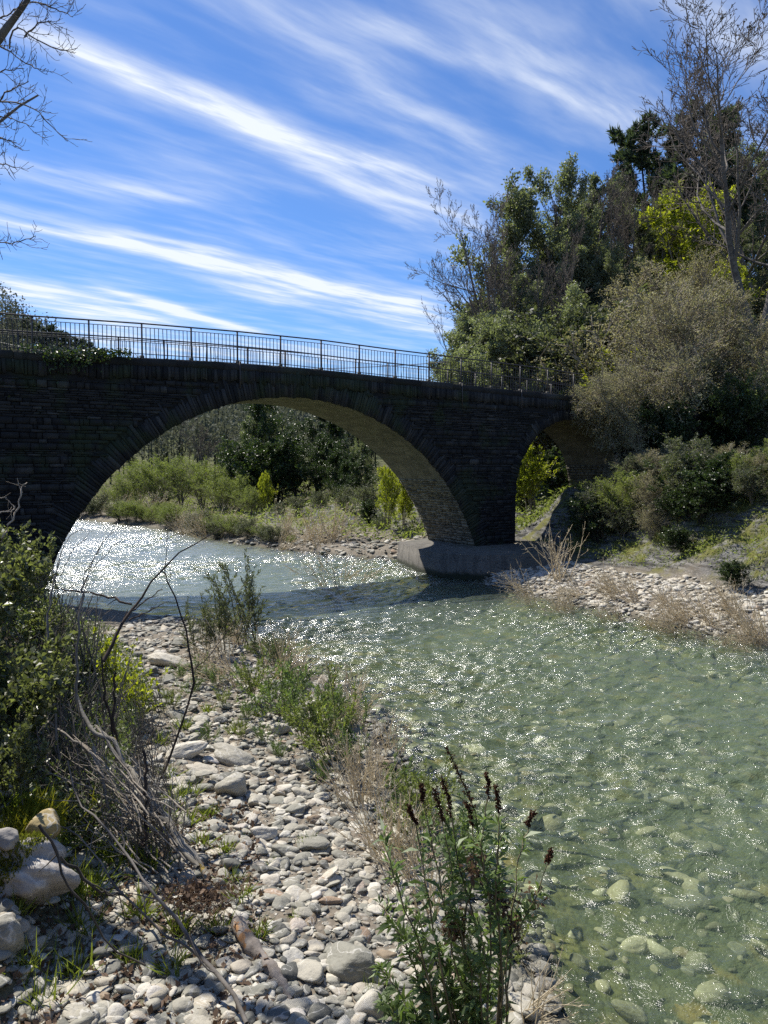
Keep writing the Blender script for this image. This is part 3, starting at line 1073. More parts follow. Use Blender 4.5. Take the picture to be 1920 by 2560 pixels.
holms = [proto(leafy_tree('holm_oak', 11 + i, 10.0, 'evergreen oak', M_HOLM, 30000, .12, .55, .035, first=.08, nb=(16, 8, 7), a1=(25, 70), up=.10, spread=sp))
         for i, sp in enumerate((1.0, .8, 1.15))]
dark = [proto(leafy_tree('ivy_clad_tree', 31 + i, 10.0, 'dark evergreen', M_DARK, 26000, .14, .6, .035, first=.03, nb=(20, 8, 7), a1=(25, 75), up=.08, spread=sp))
        for i, sp in enumerate((.9, 1.1))]
bares = [proto(bare_tree('bare_tree', 51 + i, 14.0, 'bare tree', buds=.25, nb=nb, spread=sp, first=.3, up=.13, lean=le, trunks=tr, a1=(25, 55)))
         for i, (nb, sp, le, tr) in enumerate((((11, 7, 6, 4), .95, -.1, 1), ((10, 7, 6, 4), 1.05, .0, 2), ((13, 7, 6, 4), .75, .06, 1)))]
poplar = proto(bare_tree('tall_bare_tree', 61, 22.0, 'tall bare tree', buds=.2, trunks=2, nb=(15, 8, 5, 3), spread=1.05, first=.26, up=.15, a1=(22, 55), thick=.0125))
hazel = [proto(leafy_tree('hazel_bush', 71 + i, 6.0, 'tan budding bush', M_BUD, 10500, .09, .55, .05, cat='bush', bark=M_TWIG, trunks=9, spread=1.1, first=.15, nb=(9, 6, 4), a1=(18, 50), up=.03, thick=.009, min_r=.017))
         for i in range(2)]
willow = [proto(leafy_tree('willow_bush', 81 + i, 4.0, 'willow bush', M_WIL, 16000, .13, .2, .03, cat='bush', bark=M_TWIG, trunks=10, spread=1.3, first=.1, nb=(9, 6, 4), a1=(15, 45), up=.10, thick=.008, droop=-.2))
          for i in range(2)]
grey = [proto(leafy_tree('grey_bush', 91 + i, 3.0, 'grey-green bush', M_GREY, 11000, .10, .4, .04, cat='bush', bark=M_TWIG, trunks=8, spread=1.3, first=.1, nb=(8, 6, 4), a1=(20, 60), up=.05, thick=.008))
        for i in range(2)]
spring = [proto(leafy_tree('spring_bush', 101 + i, 4.0, 'yellow-green bush', M_YEL, 12000, .11, .5, .03, cat='bush', bark=M_TWIG, trunks=6, spread=1.0, first=.12, nb=(9, 6, 5), a1=(20, 55), up=.1, thick=.009))
          for i in range(2)]
greenb = [proto(leafy_tree('evergreen_bush', 111 + i, 3.0, 'dark green bush', M_DARK, 14000, .10, .55, .03, cat='bush', trunks=7, spread=1.2, first=.05, nb=(9, 6, 5), a1=(20, 65), up=.06, thick=.01))
          for i in range(2)]
pine = proto(pine_tree('pine_tree', 121, 12.0, 'pine'))
PROTO_H = {}
for o, h in [(x, 10) for x in holms + dark] + [(x, 14) for x in bares] + [(poplar, 22)] + [(x, 6) for x in hazel] + [(x, 4) for x in willow + spring] + [(x, 3) for x in grey + greenb] + [(pine, 12)]:
    zs = []
    for ch in o.children:
        co_ = np.empty(len(ch.data.vertices) * 3, np.float32)
        ch.data.vertices.foreach_get('co', co_)
        zs.append(np.percentile(co_.reshape(-1, 3)[::7, 2], 99.7))
    PROTO_H[o.name] = max(zs)
USED = set()
_rz = random.Random(5)


def put(o, u, vtop, Y, label, group=None, wide=1.0, rz=None, zbase=None, Hmax=None, cat=None):
    """set a copy of a prototype so that it stands on the ground at distance Y under column u, its top at row vtop"""
    p = at(u, VH, Y)
    zb = hz(p.x, p.y) - .08 if zbase is None else zbase
    zt = at(u, vtop, Y).z
    H = max(zt - zb, .5)
    if Hmax: H = min(H, Hmax)
    if o.name in USED:
        c = copy_tree(o)
    else:
        c = o
        USED.add(o.name)
    s = H / PROTO_H[o.name]
    c.location = (p.x, p.y, zb)
    c.scale = (s * wide, s * wide, s)
    c.rotation_euler = (0, 0, _rz.uniform(0, 6.28) if rz is None else rz)
    tag(c, label, cat or o['category'], group)
    if group is None and 'group' in c:
        del c['group']
    return c


# ---- wooded slope right of the bridge
put(bares[0], 1215, 500, 52, 'slender leafless tree leaning out over the bridge at the edge of the slope wood', rz=.2, wide=.6)
put(bares[1], 1290, 435, 54, 'forked leafless tree with a wide twiggy crown beside the leaning bare tree', rz=1.0, wide=.8)
put(holms[1], 1300, 480, 60, 'narrow evergreen tree rising just behind the forked bare tree')
put(holms[0], 1392, 430, 62, 'pointed evergreen tree with bare twigs either side, above the railing end', wide=.8)
put(bares[2], 1466, 395, 64, 'tall thin bare tree on the skyline between two evergreens', wide=.8)
put(holms[1], 1470, 440, 67, 'evergreen tree under the thin bare tree on the skyline', wide=.9)
put(pine, 1604, 312, 74, 'lone dark pine standing highest on the skyline of the slope', wide=.85)
put(pine, 1745, 292, 70, 'broad dark pine behind the tallest bare tree', wide=1.15)
put(holms[2], 1760, 330, 76, 'rounded dark evergreen beside the broad pine on top of the slope', wide=1.0)
put(poplar, 1850, 62, 47, 'tallest bare tree on the slope, budding crown far above the wood', wide=1.35, rz=.7)
put(poplar, 1950, 20, 52, 'tall bare tree half cut off by the picture edge, behind the tallest one', rz=2.9, wide=1.3)
g = 'bare trees packed together on the wooded slope'
for u, v, Y in ((1510, 430, 60), (1545, 425, 66), (1578, 440, 60), (1612, 430, 64), (1645, 450, 60), (1430, 470, 58), (1665, 400, 72), (1690, 380, 78), (1400, 560, 52), (1340, 600, 50), (1800, 520, 62)):
    put(bares[2] if _rz.random() < .6 else bares[0], u, v + 10, Y, 'grey bare tree among the close-packed leafless trees on the wooded slope', g, wide=.7)
g = 'evergreen trees on the wooded slope'
for u, v, Y in ((1250, 660, 60), (1340, 560, 60), (1420, 520, 64), (1500, 500, 70), (1560, 470, 72), (1630, 480, 70), (1690, 450, 74), (1850, 480, 72), (1920, 420, 70), (1360, 640, 55), (1450, 620, 56), (1540, 600, 58), (1230, 740, 56), (1300, 690, 52), (1960, 560, 60), (1850, 620, 58)):
    put(holms[_rz.randrange(3)], u, v, Y, 'grey-green evergreen tree in the thick wood on the slope', g, wide=.95)
for u, v, Y in ((1790, 430, 72), (1830, 400, 74), (1880, 380, 76), (1700, 540, 66), (1760, 560, 64), (1900, 520, 66), (1650, 560, 64), (1820, 560, 62), (1590, 560, 62)):
    put(holms[_rz.randrange(3)], u, v, Y, 'grey-green evergreen tree in the thick wood on the slope', g, wide=1.1)
put(holms[2], 1405, 720, 47, 'wide evergreen tree with pale leaf tips overhanging the far railing', wide=1.05)
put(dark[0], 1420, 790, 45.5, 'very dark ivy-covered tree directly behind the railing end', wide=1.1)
put(holms[0], 1150, 775, 50, 'low evergreen tree where the railing meets the wood', wide=1.2)
put(holms[1], 1215, 800, 47, 'low grey-green evergreen behind the railing, next to the one where the wood begins', wide=1.3)
put(spring[0], 1738, 470, 60, 'tree in fresh yellow-green leaf below the broad pine', wide=1.0, cat='tree')
put(spring[1], 1840, 640, 52, 'yellow-green leafing tree at the foot of the tallest bare tree', wide=1.2, cat='tree')
put(spring[0], 1520, 880, 44, 'small bright yellow-green bush beside the railing end', wide=1.2)
put(hazel[0], 1660, 700, 42, 'biggest tan hazel bush, many pale stems rising above the road edge', wide=1.15)
put(hazel[1], 1560, 760, 43, 'tan hazel bush between the big hazel and the railing end', wide=1.1)
put(hazel[1], 1790, 700, 43, 'tan hazel bush right of the biggest one', wide=1.1)
put(hazel[0], 1925, 780, 41, 'tan leafy bush at the right picture edge above the green cover', wide=1.0)
put(hazel[0], 1740, 610, 50, 'tan hazel bush higher up the slope behind the biggest one', wide=1.1)
put(hazel[1], 1600, 650, 52, 'tan hazel bush above the railing end in front of the bare trunks', wide=1.1)
def droop(o, u, v, Y, length, ang, rz, label, wide=1.0):
    """a bush rooted in the wall top that hangs forward and down over the river side"""
    p = at(u, v, Y)
    c = copy_tree(o)
    k = length / PROTO_H[o.name]
    c.location = tuple(p); c.scale = (k * wide, k * wide, k)
    c.rotation_euler = (ang, 0, rz)
    tag(c, label, 'bush')
    if 'group' in c: del c['group']


droop(hazel[0], 1640, 1000, 34.9, 3.7, 1.5, -.9, 'straggling pale-stemmed bush hanging over the small arch from the wall top', 1.3)
droop(hazel[1], 1600, 1020, 33.7, 3.9, 1.6, -.95, 'bare tangled bush drooping across the crown of the small arch', 1.2)
droop(hazel[0], 1530, 1000, 33.2, 2.6, 1.75, -.6, 'twiggy growth hanging over the right side of the small arch', 1.5)
droop(hazel[0], 1610, 1030, 33.6, 3.4, 2.0, -.7, 'lowest hanging bush, trailing down beside the small arch', 1.3)
droop(hazel[1], 1690, 1000, 34.9, 4.2, 1.35, -.5, 'drooping tan bush hanging down the wall right of the small arch', 1.3)
droop(hazel[0], 1700, 960, 35.6, 4.6, .35, -.3, 'spreading bush on the wall top left of the green cover', 1.4)
droop(greenb[0], 1660, 1060, 34.2, 2.8, 1.7, -.2, 'green creeper hanging half way down the retaining wall', 1.2)
droop(greenb[1], 1830, 1012, 34.6, 2.2, 1.8, .1, 'dark creeper hanging from the wall below the green cover', 1.6)
droop(grey[0], 1905, 1010, 34.4, 2.6, 1.5, .2, 'brown dry growth hanging from the wall at the right picture edge', 1.5)

# ---- far bank seen through the main arch
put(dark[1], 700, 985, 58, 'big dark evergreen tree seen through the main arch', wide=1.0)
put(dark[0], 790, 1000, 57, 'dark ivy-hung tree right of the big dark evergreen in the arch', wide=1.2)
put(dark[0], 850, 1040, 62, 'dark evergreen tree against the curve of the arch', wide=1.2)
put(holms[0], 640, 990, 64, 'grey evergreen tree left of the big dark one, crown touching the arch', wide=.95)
put(holms[2], 900, 1090, 52, 'grey twiggy tree half hidden by the arch haunch', wide=.7)
put(bares[1], 513, 1035, 76, 'gnarled leafless tree standing alone above the willows in the arch', wide=1.0, rz=2.2)
g = 'willow bushes on the far bank'
for u, v, Y in ((300, 1190, 58), (345, 1150, 60), (395, 1140, 58), (450, 1142, 57), (505, 1148, 57), (548, 1165, 55)):
    put(willow[_rz.randrange(2)], u, v, Y, 'rounded olive-green willow in the thicket upstream of the bridge', g, wide=1.25)
put(willow[0], 600, 1185, 52, 'brownish willow bush right of the willow thicket, in front of the dark trees', wide=1.1)
put(spring[1], 672, 1180, 50, 'slim yellow-green bush against the dark trees in the arch', wide=.7)
put(grey[0], 690, 1255, 47, 'low olive bush beside the mossy rocks in the arch', wide=1.4)
put(spring[0], 968, 1165, 37.6, 'young yellow-leaved tree beside the pier, in front of the arch curve', wide=.75, cat='tree')
put(spring[1], 1010, 1180, 38.5, 'yellow sapling leaning on the pier side of the young yellow tree', wide=.6, cat='tree')
put(greenb[0], 925, 1250, 40, 'low green bush left of the young yellow tree', wide=1.1)
put(spring[1], 1335, 1085, 37.8, 'bright yellow-green bush framed by the small arch', wide=1.0, rz=.4)
put(greenb[1], 1400, 1110, 41.5, 'dark green bush behind the bright one in the small arch', wide=1.2)
put(greenb[0], 1300, 1200, 39.6, 'dark leafy bush low on the left side of the small arch', wide=1.2)
put(greenb[1], 1410, 1255, 37.6, 'small dark bush at the foot of the small arch wall', wide=1.3)
g = 'brushy bushes along the far waterline'
for k in range(34):
    t = k / 33; u = 205 + 520 * t + _rz.uniform(-9, 9)
    vw = np.interp(u, [200, 420, 600, 800], [1297, 1325, 1360, 1385])
    Yw = EYE * FPX / (vw - VH) + _rz.uniform(.2, 2.2)
    put((grey[0], grey[1], willow[1], hazel[0])[_rz.randrange(4)], u, vw - _rz.uniform(38, 70), Yw, 'low straw-green brush leaning over the far waterline', g, wide=1.5)
for u, v, Y, k in ((340, 1235, 57, 0), (400, 1225, 56, 1)):
    put(greenb[k], u, v + 10, Y, 'dark green bush at the foot of the olive willow thicket', 'dark bushes under the willows', wide=1.2)
g = 'bare woodland upstream'
for i in range(15):
    u = 300 + i * 27 + _rz.uniform(-10, 10)
    put(bares[_rz.randrange(3)], u, 1070 + 70 * abs(u - 560) / 260 + _rz.uniform(-15, 15), 100 + _rz.uniform(-12, 25), 'grey-brown leafless tree in the wood far upstream', g, wide=1.2)
for i in range(8):
    u = 330 + i * 40 + _rz.uniform(-10, 10)
    put(holms[_rz.randrange(3)], u, 1110 + _rz.uniform(-20, 20), 92 + _rz.uniform(-8, 20), 'dull evergreen tree in the wood far upstream', 'evergreens upstream', wide=1.2)
# ---- wooded ridge seen through the railing
g = 'pines on the far ridge'
for u, v in ((75, 792), (125, 812), (150, 825), (176, 832), (200, 842), (222, 856), (243, 868), (260, 878), (276, 884), (95, 806), (38, 800), (10, 812), (60, 830), (112, 850), (-15, 800), (-45, 790)):
    put(pine, u, v, 150 + _rz.uniform(-6, 6), 'pine on the wooded ridge beyond the left end of the bridge', g, wide=.9, Hmax=14)
g = 'bare trees on the far ridge'
for u, v in ((5, 772), (25, 782), (48, 788), (15, 800), (60, 800), (90, 828), (35, 830), (130, 850), (170, 862), (-20, 775), (0, 850), (70, 860), (110, 870)):
    put(bares[_rz.randrange(3)], u, v, 147 + _rz.uniform(-6, 8), 'grey leafless tree on the wooded ridge beyond the left end of the bridge', g, wide=1.0, Hmax=14)
# ---- undergrowth on the slope and along the road
g = 'low bushes on the slope'
for u, v, Y in ((1480, 830, 46), (1540, 800, 48), (1600, 780, 50), (1660, 800, 47), (1720, 790, 49), (1780, 780, 50), (1850, 760, 50), (1900, 740, 52), (1700, 700, 58), (1780, 680, 60), (1640, 720, 58), (1870, 690, 60), (1940, 680, 58), (1580, 700, 62), (1500, 720, 60), (1440, 760, 52), (1390, 800, 50), (1720, 880, 41), (1800, 860, 42), (1860, 850, 43), (1930, 870, 40)):
    put((grey + hazel)[_rz.randrange(4)], u, v, Y, 'tangled olive bush in the undergrowth of the wooded slope', g, wide=1.5)
# ---- along the foot of the retaining wall
put(greenb[0], 1640, 1125, 32.6, 'ivy-green bush growing up the retaining wall right of the small arch', wide=.9)
put(greenb[1], 1680, 1150, 32.2, 'darker green bush beside the ivy-green one at the wall foot', wide=1.0)
put(spring[1], 1690, 1225, 31, 'small bright green shrub at the foot of the dark wall', wide=1.0)
g = 'scrub on the rocky right bank'
for u, v, Y in ((1600, 1270, 29.5), (1660, 1290, 28), (1720, 1260, 29.5), (1780, 1230, 30), (1830, 1200, 30.5), (1890, 1150, 31), (1760, 1330, 27), (1830, 1350, 26), (1900, 1360, 25), (1590, 1330, 27.5), (1680, 1370, 26.4), (1930, 1250, 29), (1870, 1260, 28), (1560, 1300, 29.5)):
    put(grey[_rz.randrange(2)], u, v, Y, 'grey-green scrub on the rock slope above the gravel bar', g, wide=1.5)
for k in range(26):
    u = _rz.uniform(1560, 1960); Y = _rz.uniform(25.5, 32.5)
    p_ = at(u, VH, Y); vb = VH + (EYE - hz(p_.x, p_.y)) * FPX / Y
    put((grey[0], grey[1], willow[0], hazel[1], greenb[1])[_rz.randrange(5)], u, vb - _rz.uniform(45, 110), Y, 'grey-green scrub on the rock slope above the gravel bar', g, wide=1.5)
for k in range(20):                 # a row of scrub right behind the bar
    t = k / 19; x_ = 7.6 + 7.0 * t + _rz.uniform(-.4, .4); Y = 27.6 - 7.2 * t + _rz.uniform(0, 1.8)
    u = 960 + FPX * x_ / Y; vb = VH + (EYE - hz(x_, Y)) * FPX / Y
    put((grey[0], greenb[0], willow[0], greenb[1], grey[1], hazel[1])[_rz.randrange(6)], u, vb - _rz.uniform(90, 165), Y, 'grey-green scrub on the rock slope above the gravel bar', g, wide=1.25)
for k in range(34):                 # brush all over the slope between the bar and the wall
    x_ = _rz.uniform(9.0, 16.5); Y = _rz.uniform(20.5, 30)
    d_ = -float(sd(np.array([x_]), np.array([Y]), E2)[0])
    u = 960 + FPX * x_ / Y
    if d_ < 3.2 or u > 2050: continue
    vb = VH + (EYE - hz(x_, Y)) * FPX / Y
    put((grey[0], greenb[0], willow[0], greenb[1], grey[1], hazel[1])[_rz.randrange(6)], u, vb - _rz.uniform(50, 120), Y, 'grey-green scrub on the rock slope above the gravel bar', g, wide=1.5)
put(spring[0], 1900, 1265, 25.5, 'yellow-green broom bush at the right picture edge on the rocky bank', wide=1.2)
put(spring[1], 1815, 1275, 27, 'grassy bright green bush on the rocky right bank', wide=1.3)
put(greenb[1], 1490, 1330, 30.5, 'low dark bush on the shaded mound under the small arch', wide=1.6)
put(greenb[0], 1560, 1345, 29.0, 'dark bush at the back of the gravel bar beside the shaded mound', wide=1.5)
put(grey[0], 1500, 1270, 31, 'brown dry brush on the dark mound below the small arch', wide=1.4)
# ---- dark thicket behind the main arch
g = 'dark thicket behind the arch'
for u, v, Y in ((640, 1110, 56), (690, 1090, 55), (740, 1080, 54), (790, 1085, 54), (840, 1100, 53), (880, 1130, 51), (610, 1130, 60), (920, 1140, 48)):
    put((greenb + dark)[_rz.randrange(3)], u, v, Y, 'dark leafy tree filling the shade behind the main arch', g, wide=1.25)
g = 'bushes in front of the dark thicket'
for u, v, Y in ((560, 1190, 53), (625, 1215, 50), (740, 1240, 47), (800, 1225, 46), (860, 1215, 44), (905, 1210, 42), (950, 1290, 37.5)):
    put((grey + willow)[_rz.randrange(4)], u, v, Y, 'olive bush on the mossy ground upstream of the pier', g, wide=1.3)
for o in PARK:                      # a prototype that was never planted
    if o.name not in USED:
        for ch in list(o.children):
            bpy.data.objects.remove(ch)
        bpy.data.objects.remove(o)
# ------------------------------------------------------------------ far woodland, wall, small structures
def far_woodland():
    """the distant hillsides read as one wooded mass: many small crowns and stems in one object"""
    r = np.random.default_rng(77)
    n = 12000
    x = r.uniform(-240, 60, n); y = r.uniform(78, 420, n)
    dl, dr = sd(x, y, E1), -sd(x, y, E2)
    z = height(x, y, False)
    u = 960 + FPX * x / y
    k = (np.maximum(dl, dr) > 4) & (u > -150) & (u < 1000) & (z > .3) & ((dr > 4) | (z > 6)) & ((np.hypot(x, y) > 118) | (u > 260))
    x, y, z = x[k], y[k], z[k]
    mb = MB(); st = MB()
    N = len(x)
    H = r.uniform(4.0, 7.5, N) * (1 + y / 600)
    per = 84
    sc = H * r.uniform(.22, .34, N)
    d = nrm(r.normal(size=(N, per, 3))) * r.uniform(.3, 1, (N, per, 1)) ** .5
    P = np.stack([x, y, z + H * .62], -1)[:, None] + d * np.stack([sc, sc, H * .42], -1)[:, None]
    V, Q = leaves(r, P.reshape(-1, 3), 1.0, .75, flat=.2)
    sz = np.repeat(H * .058, per * 4)[:, None]
    c = np.repeat(P.reshape(-1, 3), 4, 0)
    V = c + (V - c) * sz
    tone = np.repeat(np.clip(r.uniform(0, 1, N), 0, 1), per * 4)
    mb.add(V, Q, tone=tone)
    p = np.stack([np.stack([x, y, z - .3], -1), np.stack([x + r.normal(size=N) * .4, y, z + H * .9], -1)], 1)
    mb.add(*tubes(p, np.stack([H * .016, H * .004], -1), 3), tone=.1)
    o = mb.obj('far_woodland', M_FAR, None)
    tag(o, 'mixed bare and evergreen woodland covering the distant hillsides', kind='stuff')


M_FAR = m_leaf('far_woodland_leaf', (.055, .068, .05), (.16, .17, .125), .25, .8, .1, (1.1, 1.1, .9))
far_woodland()


def retaining_wall():
    r = np.random.default_rng(5)
    o = empty('retaining_wall')
    tag(o, 'dark overgrown stone retaining wall carrying the road right of the bridge', 'wall')
    a, b, c = np.array([10.95, 34.25]), np.array([18.0, 34.9]), np.array([34., 37.2])
    core, st = MB(), MB()
    for p, q in ((a, b), (b, c)):
        L = np.linalg.norm(q - p); t = (q - p) / L; n = np.array([t[1], -t[0]])
        V = []
        for z in (.2, 6.92):
            for w in (p, q, q - n * .6, p - n * .6):
                V.append((w[0], w[1], z))
        core.add(V, BOXQ, tone=.3)
        ang = math.atan2(t[1], t[0])
        R = np.array([[math.cos(ang), -math.sin(ang), 0], [math.sin(ang), math.cos(ang), 0], [0, 0, 1]])
        z = .6
        while z < 6.9:
            h = r.uniform(.08, .22)
            s = r.uniform(0, .3)
            while s < min(L, 14):
                w = r.uniform(.2, .7)
                d = r.uniform(.03, .1)
                m_ = p + t * (s + w / 2) + n * d / 2
                stone_box(st, (m_[0], m_[1], z + h / 2), (w / 2 - .01, d / 2 + .03, h / 2 - .01), r.uniform(0, .6) if r.random() > .02 else 1.3, R)
                s += w
            z += h
    core.obj('wall_core', M_BACK, o)
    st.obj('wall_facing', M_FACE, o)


retaining_wall()


def ivy_sheet(name, label, fn, n, size, seed, droop=.6, matl=None):
    """ivy: leaves over a surface given by fn(a, b) -> points and outward normal"""
    r = np.random.default_rng(seed)
    P, nv, keep = fn(r, n)
    P = P[keep] + nv * np.abs(r.normal(size=(keep.sum(), 1))) * .10
    D = nv[None] * .7 + r.normal(size=P.shape) * .5 + np.array([0, 0, -droop])
    V, Q = leaves(r, P, size, .85, D, 0.0, 0, .3)
    t = np.clip(.5 + .6 * vnoise(P[:, 0] * 1.5, P[:, 2] * 1.5) + r.normal(size=len(P)) * .25, 0, 1)
    o = MB().add(V, Q, tone=np.repeat(t, 4)).obj(name, matl or M_DARK)
    tag(o, label, 'ivy')
    return o


def f_wall(r, n):
    t = r.uniform(0, 1, n); z = 7.0 - np.abs(r.normal(size=n)) * 1.3
    x = 11 + t * 13; y = 34.0 + .1 * (x - 11)
    P = np.stack([x, y, z], -1)
    return P, np.array([.1, -1, 0.2]), (z > .9) & (vnoise(x * 1.1, z * .5) > -.5 + (7 - z) * .18)


ivy_sheet('ivy', 'ivy curtain hanging down the dark retaining wall', f_wall, 12000, .13, 3)


def f_bridge(r, n):
    s = r.uniform(-6, 2.6, n); z = PAR(s) + .16 - np.abs(r.normal(size=n)) * (.42 - .12 * s.clip(-1, 3)).clip(.06, .5)
    P = np.array([list(bw(a, -.10, b)) for a, b in zip(s, z)])
    return P, np.array([BN[0] * -1, BN[1] * -1, .3]), (z > 2.0) & (vnoise(s * 1.3, z * .9) > -.35 + (7.3 - z) * .12)


ivy_sheet('ivy', 'dark ivy trailing over the parapet at the left end of the bridge', f_bridge, 3000, .08, 4)


def green_cover():
    r = np.random.default_rng(8)
    o = empty('tarpaulin_heap', tuple(at(1866, 1003, 38.0)))
    tag(o, 'low heap under a dark green tarpaulin on the grass above the retaining wall', 'tarpaulin')
    o.rotation_euler = (0, 0, .1)
    nx, ny = 28, 12
    X, Y = np.meshgrid(np.linspace(-.62, .62, nx), np.linspace(-.4, .4, ny))
    e = np.clip(1 - np.abs(X / .6) ** 4, 0, 1) * np.clip(1 - np.abs(Y / .4) ** 3, 0, 1)
    Z = e * (.40 + .06 * fbm(X * 4, Y * 5, 3)) * (1 + .25 * X) - .02
    i = np.arange(nx * ny).reshape(ny, nx)
    Q = np.stack([i[:-1, :-1], i[:-1, 1:], i[1:, 1:], i[1:, :-1]], -1).reshape(-1, 4)
    MB().add(np.stack([X, Y, Z], -1), Q).obj('cover', m_plain('green_tarpaulin', (.012, .14, .075), .4, 0, .3, 8), o, True)
    h = MB()
    V, Q = rock_shape(r, 2)
    h.add(V * .055 + np.array([-.48, -.36, .06]), T=Q)
    h.obj('white_tag', m_plain('white_plastic', (.7, .75, .65), .5), o, True)


def ico(sub):
    t = (1 + 5 ** .5) / 2
    V = [(-1, t, 0), (1, t, 0), (-1, -t, 0), (1, -t, 0), (0, -1, t), (0, 1, t), (0, -1, -t), (0, 1, -t), (t, 0, -1), (t, 0, 1), (-t, 0, -1), (-t, 0, 1)]
    F = [(0, 11, 5), (0, 5, 1), (0, 1, 7), (0, 7, 10), (0, 10, 11), (1, 5, 9), (5, 11, 4), (11, 10, 2), (10, 7, 6), (7, 1, 8), (3, 9, 4), (3, 4, 2), (3, 2, 6), (3, 6, 8), (3, 8, 9), (4, 9, 5), (2, 4, 11), (6, 2, 10), (8, 6, 7), (9, 8, 1)]
    V = [np.array(v) / np.linalg.norm(v) for v in V]
    for _ in range(sub):
        c, G = {}, []
        def mid(a, b):
            k = (min(a, b), max(a, b))
            if k not in c:
                m = V[a] + V[b]
                V.append(m / np.linalg.norm(m)); c[k] = len(V) - 1
            return c[k]
        for a, b, d in F:
            x, y, z = mid(a, b), mid(b, d), mid(d, a)
            G += [(a, x, z), (b, y, x), (d, z, y), (x, y, z)]
        F = G
    return np.array(V), np.array(F)


ICO = {k: ico(k) for k in (0, 1, 2, 3, 4)}


def rock_shape(r, sub, planes=11, p=9, lo=.72, rough=.0):
    """unit rock: a rounded polyhedron cut by random planes"""
    V, F = ICO[sub]
    n = nrm(r.normal(size=(planes, 3)))
    d = r.uniform(lo, 1.0, planes)
    c = np.maximum(V @ n.T / d, 0)
    rad = ((c ** p).sum(1) + .85 ** p) ** (-1 / p)
    if rough:
        o = r.uniform(0, 50)
        rad = rad * (1 + rough * fbm(V[:, 0] * 2.2 + o, V[:, 1] * 2.2 + V[:, 2] * 1.9 + o, 4))
    return V * rad[:, None], F


green_cover()
w_ = MB()
a_, b_ = at(-200, 800, 75), at(1120, 905, 46)
ts = np.linspace(0, 1, 24)[:, None]
w_.add(*tubes(np.array(a_) * (1 - ts) + np.array(b_) * ts + np.array([0, 0, -1.0]) * (4 * ts * (1 - ts)) * 2.0, .022, 4))
tag(w_.obj('overhead_cable', m_plain('cable', (.03, .03, .03), .6)), 'thin overhead cable sagging across the sky just above the bridge deck', 'cable')
# ------------------------------------------------------------------ stones
M_STONE = m_stone('river_stone', True)
M_BOULD = m_stone('pale_boulder', True, [(0, (.22, .20, .17)), (.5, (.36, .33, .29)), (1, (.30, .23, .10))], .5)
TONES = [(0.0, 'dark grey'), (.17, 'grey-green'), (.34, 'pale grey'), (.52, 'slate-grey'), (.62, 'cream'), (.76, 'white'), (.84, 'brown'), (.92, 'rusty orange'), (1.0, 'chalk-white')]
rs = np.random.default_rng(41)
PLACED = []


def stone_at(x, y, L, W, Hh, rz, tone, label, group=None, name='cobble', sink=.3, tilt=.12, lo=.60, rough=.055, sub=3, matl=None):
    V, F = rock_shape(rs, sub, planes=int(rs.integers(8, 15)), p=float(rs.choice([8, 14, 22])), lo=lo, rough=rough)
    V = V / np.abs(V).max(0)
    V = V * np.array([L / 2, W / 2, Hh / 2])
    o = MB().add(V, T=F, tone=tone).obj(name, matl or M_STONE, None, True)
    o.location = (x, y, hz(x, y) + Hh * (.5 - sink))
    o.rotation_euler = (rs.normal() * tilt, rs.normal() * tilt, rz)
    tag(o, label, 'boulder' if name == 'boulder' else 'stone', group)
    PLACED.append((x, y, max(L, W) / 2))
    return o


def stone_px(u, v, wpx, tone, label, asp=.7, ht=.45, rz=0.0, zg=.3, **k):
    """stone seen around (u, v), wpx photo pixels wide"""
    p = on_z(u, v, zg)
    for _ in range(3):
        p = on_z(u, v, hz(p.x, p.y) + .05)
    L = wpx * p.y / FPX
    return stone_at(p.x, p.y, L, L * asp, L * ht, rz, tone, label, **k)


stone_px(585, 1975, 98, .38, 'big split pale block with a cleft top, largest stone in the middle of the cobbles', .75, .72, .2, name='boulder', lo=.66, sink=.2)
stone_px(508, 1962, 58, .12, 'lower grey disc of two flat stones stacked left of the split block', .8, .3, 0, sink=.2, tilt=.03)
o_ = stone_px(510, 1948, 48, .40, 'upper grey disc lying on another flat stone left of the split block', .8, .25, 0, sink=.2, tilt=.03)
o_.location.z += .10
stone_px(450, 1945, 66, .64, 'flat cream stone left of the stacked grey discs', .7, .3, 0)
stone_px(505, 1918, 90, .66, 'long cream slab behind the stacked grey discs', .6, .3, .1)
stone_px(776, 2102, 125, .14, 'long grey-green slab tilted among the cobbles, with grass at its side', .55, .3, -.55, tilt=.2, lo=.62)
stone_px(712, 2122, 78, .18, 'oval grey-green stone at the lower left of the tilted slab', .6, .42, -.1)
stone_px(664, 2082, 82, .72, 'cream and orange rounded stone beside the white one', .6, .5, .1)
stone_px(604, 2064, 46, .97, 'bright white rounded stone left of the cream and orange one', .9, .6, 0)
stone_px(569, 2152, 72, .03, 'dark slate block below the white stone', .7, .5, -.3, lo=.6)
stone_px(787, 2042, 48, .86, 'brown rounded stone above the tilted slab', .7, .5, 0)
stone_px(686, 2226, 66, .925, 'rusty orange flat stone low in the cobbles', .6, .35, -.1)
stone_px(826, 2242, 66, .90, 'reddish flat bar-shaped stone right of the rusty orange one', .35, .3, 0.05)
stone_px(890, 2405, 185, .15, 'largest grey-green slate boulder by the leafy plant, flat topped and cracked', .75, .5, -.4, name='boulder', lo=.58, sink=.3, rough=.05, sub=4)
stone_px(925, 2510, 105, .78, 'pale pinkish boulder at the bottom edge under the leafy plant', .8, .6, .2, name='boulder', rough=.05)
stone_px(575, 2525, 48, .64, 'yellowish rounded stone against the long stick at the bottom edge', .8, .6, 0)
stone_px(600, 2552, 46, .97, 'white flat stone below the yellowish one at the bottom edge', .7, .4, 0)
